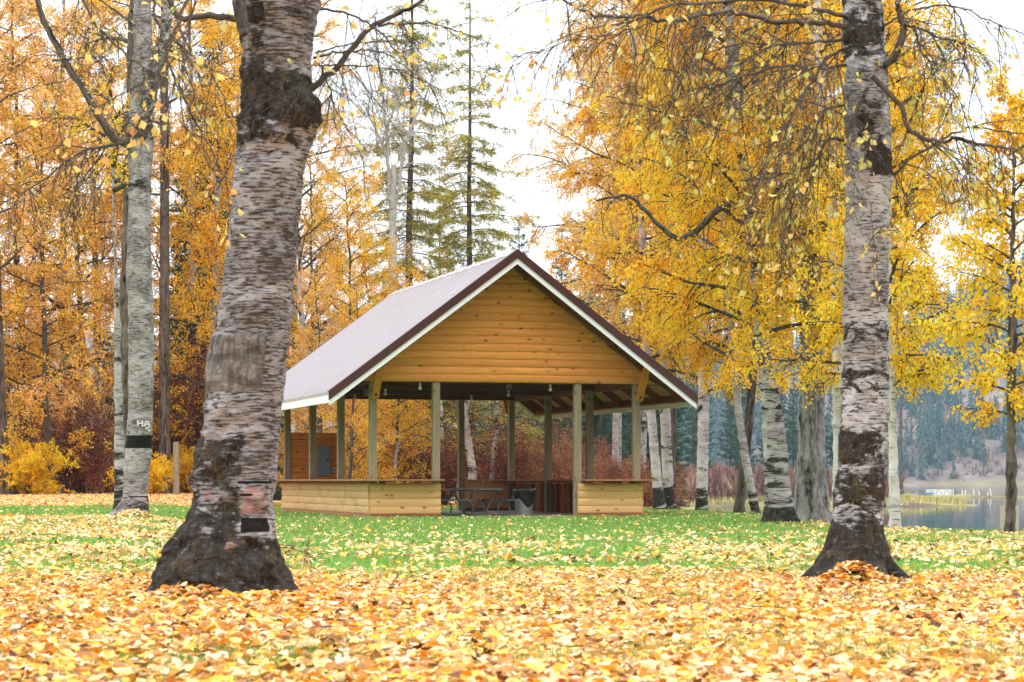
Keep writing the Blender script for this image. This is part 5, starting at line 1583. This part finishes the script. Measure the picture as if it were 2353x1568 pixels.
# blue-green pines beyond the lawn, right of the ridge
place(PIN[0], 'blue-green pine whose tip shows right of the roof peak', 1290, 190, .98, .5, 'pine', BK_brown, name='pine_tree')
place(PIN[1], 'shorter distant pine right of the one by the roof peak', 1352, 200, 1.0, 1.5, 'pine', BK_brown, name='pine_tree')
for k in range(20):
    x = 1120 + k * 42 + rg.uniform(-14, 14); Z = rg.uniform(265, 330)
    Zs = Z if x > 1560 else rg.uniform(150, 230)
    place(PIN[k % 2], 'pine trunk and crown in the hazy wood across the narrow water', x, Zs, rg.uniform(.62, .95), R_(), 'pine', BK_brown, name='pine_tree', group='hazy pines beyond the lawn on the right')
for k in range(10):
    x = 1180 + k * 40 + rg.uniform(-14, 14)
    place(SPR[k % 2], 'spruce in the blue-green wood seen past the shelter posts', x, rg.uniform(125, 170), rg.uniform(.6, .8), R_(), 'pine', BK_dark, name='spruce_tree', group='spruces seen past the shelter posts')
# ---- shrubs
def shrub(x, Z, s, leaf, label, v=0, group=None, world=None, name='shrub'):
    return place(MAP if v == 9 else SHR[v], label, x, Z, s, R_(), leaf, None, name, 'shrub', group, world=world)
shrub(70, 80, .62, 'maple', 'bright yellow maple bush at the foot of the far left trunk', 9, name='maple_bush')
shrub(150, 84, 1.0, 'burgundy', 'burgundy bush right of the yellow maple bush', 0)
shrub(195, 85, 1.05, 'burgundy', 'dark red bush left of the thin speckled birch', 2)
shrub(235, 84, .7, 'rust', 'low rusty bush at the lawn edge left of the forked birch', 1)
shrub(120, 95, 1.2, 'burgundy', 'tall red bush behind the maple bush', 0)
shrub(345, 92, 1.1, 'burgundy', 'red bush right behind the forked birch', 0)
shrub(425, 90, 1.6, 'burgundy', 'tall burgundy bush behind the wooden post', 2)
shrub(455, 94, 1.8, 'burgundy', 'largest burgundy bush beside the largest birch trunk', 0)
shrub(432, 88, .62, 'maple', 'yellow bush low behind the wooden post', 9, name='maple_bush')
shrub(350, 82, .5, 'maple', 'small yellow bush between forked birch and furrowed trunk', 9, name='maple_bush')
for k in range(12):
    x = -30 + k * 45
    place(SHR[k % 3], 'shaded dark undergrowth bush along the back of the left wood', x, 98 + (k % 3) * 3, 1.0, R_(), 'burgundy' if k % 2 else 'spruce', None, 'shrub', 'shrub', 'dark undergrowth bushes of the left wood')
mid = [(700, 'gold'), (760, 'peach'), (830, 'rust'), (880, 'burgundy'), (925, 'burgundy'), (970, 'burgundy'), (1020, 'burgundy'), (1065, 'rust'), (1110, 'burgundy'), (1150, 'burgundy'), (1195, 'burgundy'), (1240, 'rust'), (1285, 'rust'), (1330, 'rust'), (1375, 'rust'), (1420, 'rust'), (1465, 'rust'), (1500, 'rust')]
for k, (x, lf) in enumerate(mid):
    Z = 88 + (k % 3) * 4 if x < 1400 else 86
    place(SHR[k % 3], {'gold': 'golden bush behind the low left end of the shelter', 'peach': 'orange bush behind the breaker panel wall', 'burgundy': 'burgundy bush seen through the shelter opening', 'rust': 'rust-coloured bush seen past the shelter posts'}[lf], x, Z, (.82 if x < 1200 else .62) + .25 * ((k * 7) % 5) / 5, R_(), lf, None, 'shrub', 'shrub',
          {'burgundy': 'burgundy bushes behind the shelter', 'rust': 'rust bushes behind the shelter'}.get(lf))
shrub(1285, 96, 1.0, 'rust', 'tallest rust bush, pointed, between the two right rear posts', 2)
shrub(1505, 82, .75, 'rust', 'reddish bush at the lawn edge beside the nearest white birch', 1)

# low leaf-covered table far behind the left posts
tb = P(897, 1068, 82)
T = empty('picnic_table', (tb[0], 82, gz(tb[0], 82)), .2); tag(T, 'leaf-covered brown table beyond the shelter between the left posts', 'picnic table')
for k in range(4):
    MB().box((-.45, -.34 + k * .19, .72), (.45, -.17 + k * .19, .75)).build('top_board', M_redwood, T)
for s in (-1, 1):
    MB().box((s * .35 - .04, -.3, 0), (s * .35 + .04, .3, .72)).build('leg', M_redwood, T)
    MB().box((-.5, s * .62 - .1, .42), (.5, s * .62 + .1, .45)).build('seat', M_redwood, T)

# dark plank fence deep in the left wood
fz = 97
for s0, s1, lab in ((60, 250, 'dark plank fence behind the burgundy bushes at left'),):
    a, b_ = P(s0, 1100, fz), P(s1, 1100, fz)
    g = gz((a[0] + b_[0]) / 2, fz)
    FN = empty('plank_fence', (a[0], fz, g)); tag(FN, lab, 'fence')
    Lf = b_[0] - a[0]
    for k in range(4):
        MB().box((k * Lf / 3 - .06, -.06, 0), (k * Lf / 3 + .06, .06, 1.7)).build('post', M_beam, FN)
    fb = MB(); x = .07
    while x < Lf - .1:
        fb.box((x, .065, .1), (x + .14, .085, 1.6)); x += .15
    fb.build('planks', M_beam, FN)

# ------------------------------------------------------------------ across the lake
def far_conifers(rng, X, Y, H, name, mat, seed=0):
    Vs, Ts, vs = [], [], []; n = 0
    for x, y, h in zip(X, Y, H):
        g = gz(x, y) - .5
        layers = 9; r0 = h * rng.uniform(.15, .20)
        for l in range(layers):
            f = l / layers; zc = g + h * (.06 + .94 * f); r = r0 * (1 - f) ** .85 + .15
            k = 9 if l < 6 else 6
            a = rng.uniform(0, 6.28) + np.arange(k) * 2 * pi / k + rng.normal(0, .2, k)
            rl = r * rng.uniform(.6, 1.25, k); wd = .33 * 2 * pi / k * rl + .1
            tip = np.stack([x + np.cos(a) * rl, y + np.sin(a) * rl, zc - rl * .45 + rng.normal(0, .2, k)], 1)
            ap = np.tile([x, y, zc + h * .10], (k, 1))
            s = np.stack([-np.sin(a), np.cos(a), 0 * a], 1) * wd[:, None]
            mid_ = (tip * .62 + ap * .38)
            V = np.stack([ap, mid_ - s, tip, mid_ + s], 1).reshape(-1, 3)
            b = np.arange(k)[:, None] * 4 + n
            Ts.append(np.concatenate([b + np.array([[0, 1, 2]]), b + np.array([[0, 2, 3]])], 1).reshape(-1, 3)); Vs.append(V); n += len(V)
            vs.append(np.repeat(rng.uniform(0, 1, k), 2))
    return mkmesh(name, np.concatenate(Vs), [np.concatenate(Ts)], False, fattr={'v': np.concatenate(vs)}, mats=[mat])
rng = np.random.default_rng(5)
nT = 3400
X = rng.uniform(-60, 560, nT); Y = 1292 + 420 * rng.uniform(0, 1, nT) ** 1.25
dens = n2(X, Y, 45, 55)
k = (rng.uniform(0, 1, nT) < ss(.36, .58, dens) * (.35 + .65 * ss(1296, 1330, Y)))
X, Y = X[k], Y[k]; H = rng.uniform(13, 27, len(X))
LM['hill'] = mat_leaf('leaves_hill', [(0, (.012, .035, .028)), (.6, (.03, .07, .045)), (1, (.06, .10, .06))], .1)
tag(obj('hillside_forest', far_conifers(rng, X, Y, H, 'hillside_forest', LM['hill'])), 'misty blue-green conifer forest on the hill across the lake', 'forest', kind='stuff')
# bare scrub between the conifers
nB = 2600
X = rng.uniform(-20, 540, nB); Y = 1288 + 330 * rng.uniform(0, 1, nB) ** 1.3
V, T, vv = [], [], []
n = len(X); g = ground_z(X, Y)
m_ = 14
a = rng.normal(0, 1, (n, m_, 3)); a[..., 2] = abs(a[..., 2]) + .8; a /= np.linalg.norm(a, axis=2)[..., None]
hh = rng.uniform(2.5, 8, (n, 1, 1)); base = np.stack([X, Y, g], 1)[:, None, :]
tip = base + a * hh; wv_ = np.stack([a[..., 1], -a[..., 0], 0 * a[..., 0]], -1) * .55
Vv = np.stack([base + 0 * tip, (base + tip) / 2 + wv_, tip, (base + tip) / 2 - wv_], 2).reshape(-1, 3)
b = np.arange(n * m_)[:, None] * 4
T = np.concatenate([b + np.array([[0, 1, 2]]), b + np.array([[0, 2, 3]])], 1).reshape(-1, 3)
M_scrub = mat_leaf('bare_scrub', [(0, (.12, .08, .07)), (.5, (.22, .15, .13)), (.85, (.30, .22, .14)), (1, (.40, .26, .08))], .2)
tag(obj('hillside_scrub', mkmesh('hillside_scrub', Vv, [T], False, fattr={'v': np.repeat(rng.uniform(0, 1, n * m_), 2)}, mats=[M_scrub])), 'bare brown scrub on the lower slope across the lake', 'scrub', kind='stuff')
# reeds and scrub on the near bank across the narrow water, and on the spit
nB = 9000
X = rng.uniform(18, 100, nB); Y = rng.uniform(255, 412, nB); sd_ = lake_sd(X, Y); k = (sd_ > .3) & (X < 62 + 0 * X) & (sd_ < 60) | ((sd_ > .2) & (X >= 62)); X, Y, sd_ = X[k], Y[k], sd_[k]
n = len(X); g = ground_z(X, Y); m_ = 5
spit = X > 58
a = rng.normal(0, 1, (n, m_, 3)); a[..., 2] = abs(a[..., 2]) + 1.6; a /= np.linalg.norm(a, axis=2)[..., None]
hh = np.where(spit, rng.uniform(.15, .5, n), np.where(sd_ < 9, rng.uniform(.4, 1.1, n), rng.uniform(1.5, 4.5, n)))[:, None, None]
base = np.stack([X, Y, g - .05], 1)[:, None, :] + rng.normal(0, .25, (n, m_, 3)) * np.array([1, 1, 0])
tip = base + a * hh; wv_ = np.stack([a[..., 1], -a[..., 0], 0 * a[..., 0]], -1) * hh * .12
Vv = np.stack([base, (base + tip) / 2 + wv_, tip, (base + tip) / 2 - wv_], 2).reshape(-1, 3)
b = np.arange(n * m_)[:, None] * 4
T = np.concatenate([b + np.array([[0, 1, 2]]), b + np.array([[0, 2, 3]])], 1).reshape(-1, 3)
v = np.where((sd_ < 9) | spit, rng.uniform(.55, 1, n), rng.uniform(0, .45, n))
M_reed = mat_leaf('reeds', [(0, (.14, .07, .06)), (.3, (.24, .13, .10)), (.48, (.30, .17, .09)), (.6, (.22, .26, .07)), (.8, (.42, .38, .12)), (1, (.50, .38, .16))], .25)
tag(obj('bank_vegetation', mkmesh('bank_vegetation', Vv, [T], False, fattr={'v': np.repeat(np.repeat(v, m_), 2)}, mats=[M_reed])), 'pale reeds and reddish scrub along the bank across the water', 'reeds', kind='stuff')
# single trees one can tell apart over there
for (x, Z, s, shp, leaf, bark, lab, nm) in (
    (2260, 1300, 1.05, PIN[0], 'pine', BK_brown, 'dark broad spruce on the far shore left of the sign tree', 'spruce_tree'),
    (2165, 1300, 1.0, PIN[0], 'pine', BK_brown, 'single tall conifer on the far shore above the gangway', 'spruce_tree'),
    (2060, 1298, .9, SPR[0], 'pine', BK_brown, 'dark spruce on the far shore behind the slender birch', 'spruce_tree'),
    (2110, 1300, .9, BARE[0], 'peach', BK_birch_w, 'cluster of white bare birch stems on the far shore', 'birch_tree'),
    (2119, 1304, .95, BARE[1], 'peach', BK_birch_w, 'white bare birch leaning right beside the far-shore cluster', 'birch_tree')):
    place(shp, lab, x, Z, s, R_(), leaf, bark, name=nm)
rows_tree(71, 'pine_tree', 'lone pine trunk standing on the grassy spit by the slender birch', 396, [(900, 2068, 2073), (1060, 2068, 2074), (1130, 2067, 2076), (1137, 2065, 2078)], BK_brown, 'pine', 18, 2.5, 10, 850, 2071, .5, .3, keep=.5, minr=.03, base_dark=0, dark=1.0, cols=10)

# a few bare twigs dropped among the leaves in the foreground
rng = np.random.default_rng(8)
for k, (x, Z, lab) in enumerate(((215, 13.0, 'thin bare twig lying on the leaves left of the largest birch'), (640, 11.5, 'thin dark twig on the leaves in front of the largest birch'),
                                 (1250, 10.2, 'bare twig lying across the leaves in the middle foreground'), (1720, 13.5, 'short twig on the leaves left of the right foreground birch'), (2180, 12.0, 'forked twig on the leaves at the right foreground'))):
    X = (x - HX) / F * Z; g = gz(X, Z) + .05
    W, A = [], []
    a = rng.uniform(-.6, .6)
    S = [dict(n=8, w=.12, g=0, c=4, c0=.2, cl=.5, a=.5, tip=.4), dict(n=5, w=.15, g=0, tip=.5)]
    grow(rng, np.array([0, 0, 0.]), np.array([cos(a), sin(a), 0]), rng.uniform(.35, .6), .0045, 0, S, W, A)
    W = [(np.stack([p[:, 0], p[:, 1], np.clip(p[:, 2] * .15, -.01, .04)], 1), r, l) for p, r, l in W]
    o = obj('fallen_twig', wood_mesh('fallen_twig', W, BK_dark, 0, (5, 4, 3, 3), .0015), None, (X, Z, g)); tag(o, lab, 'twig')
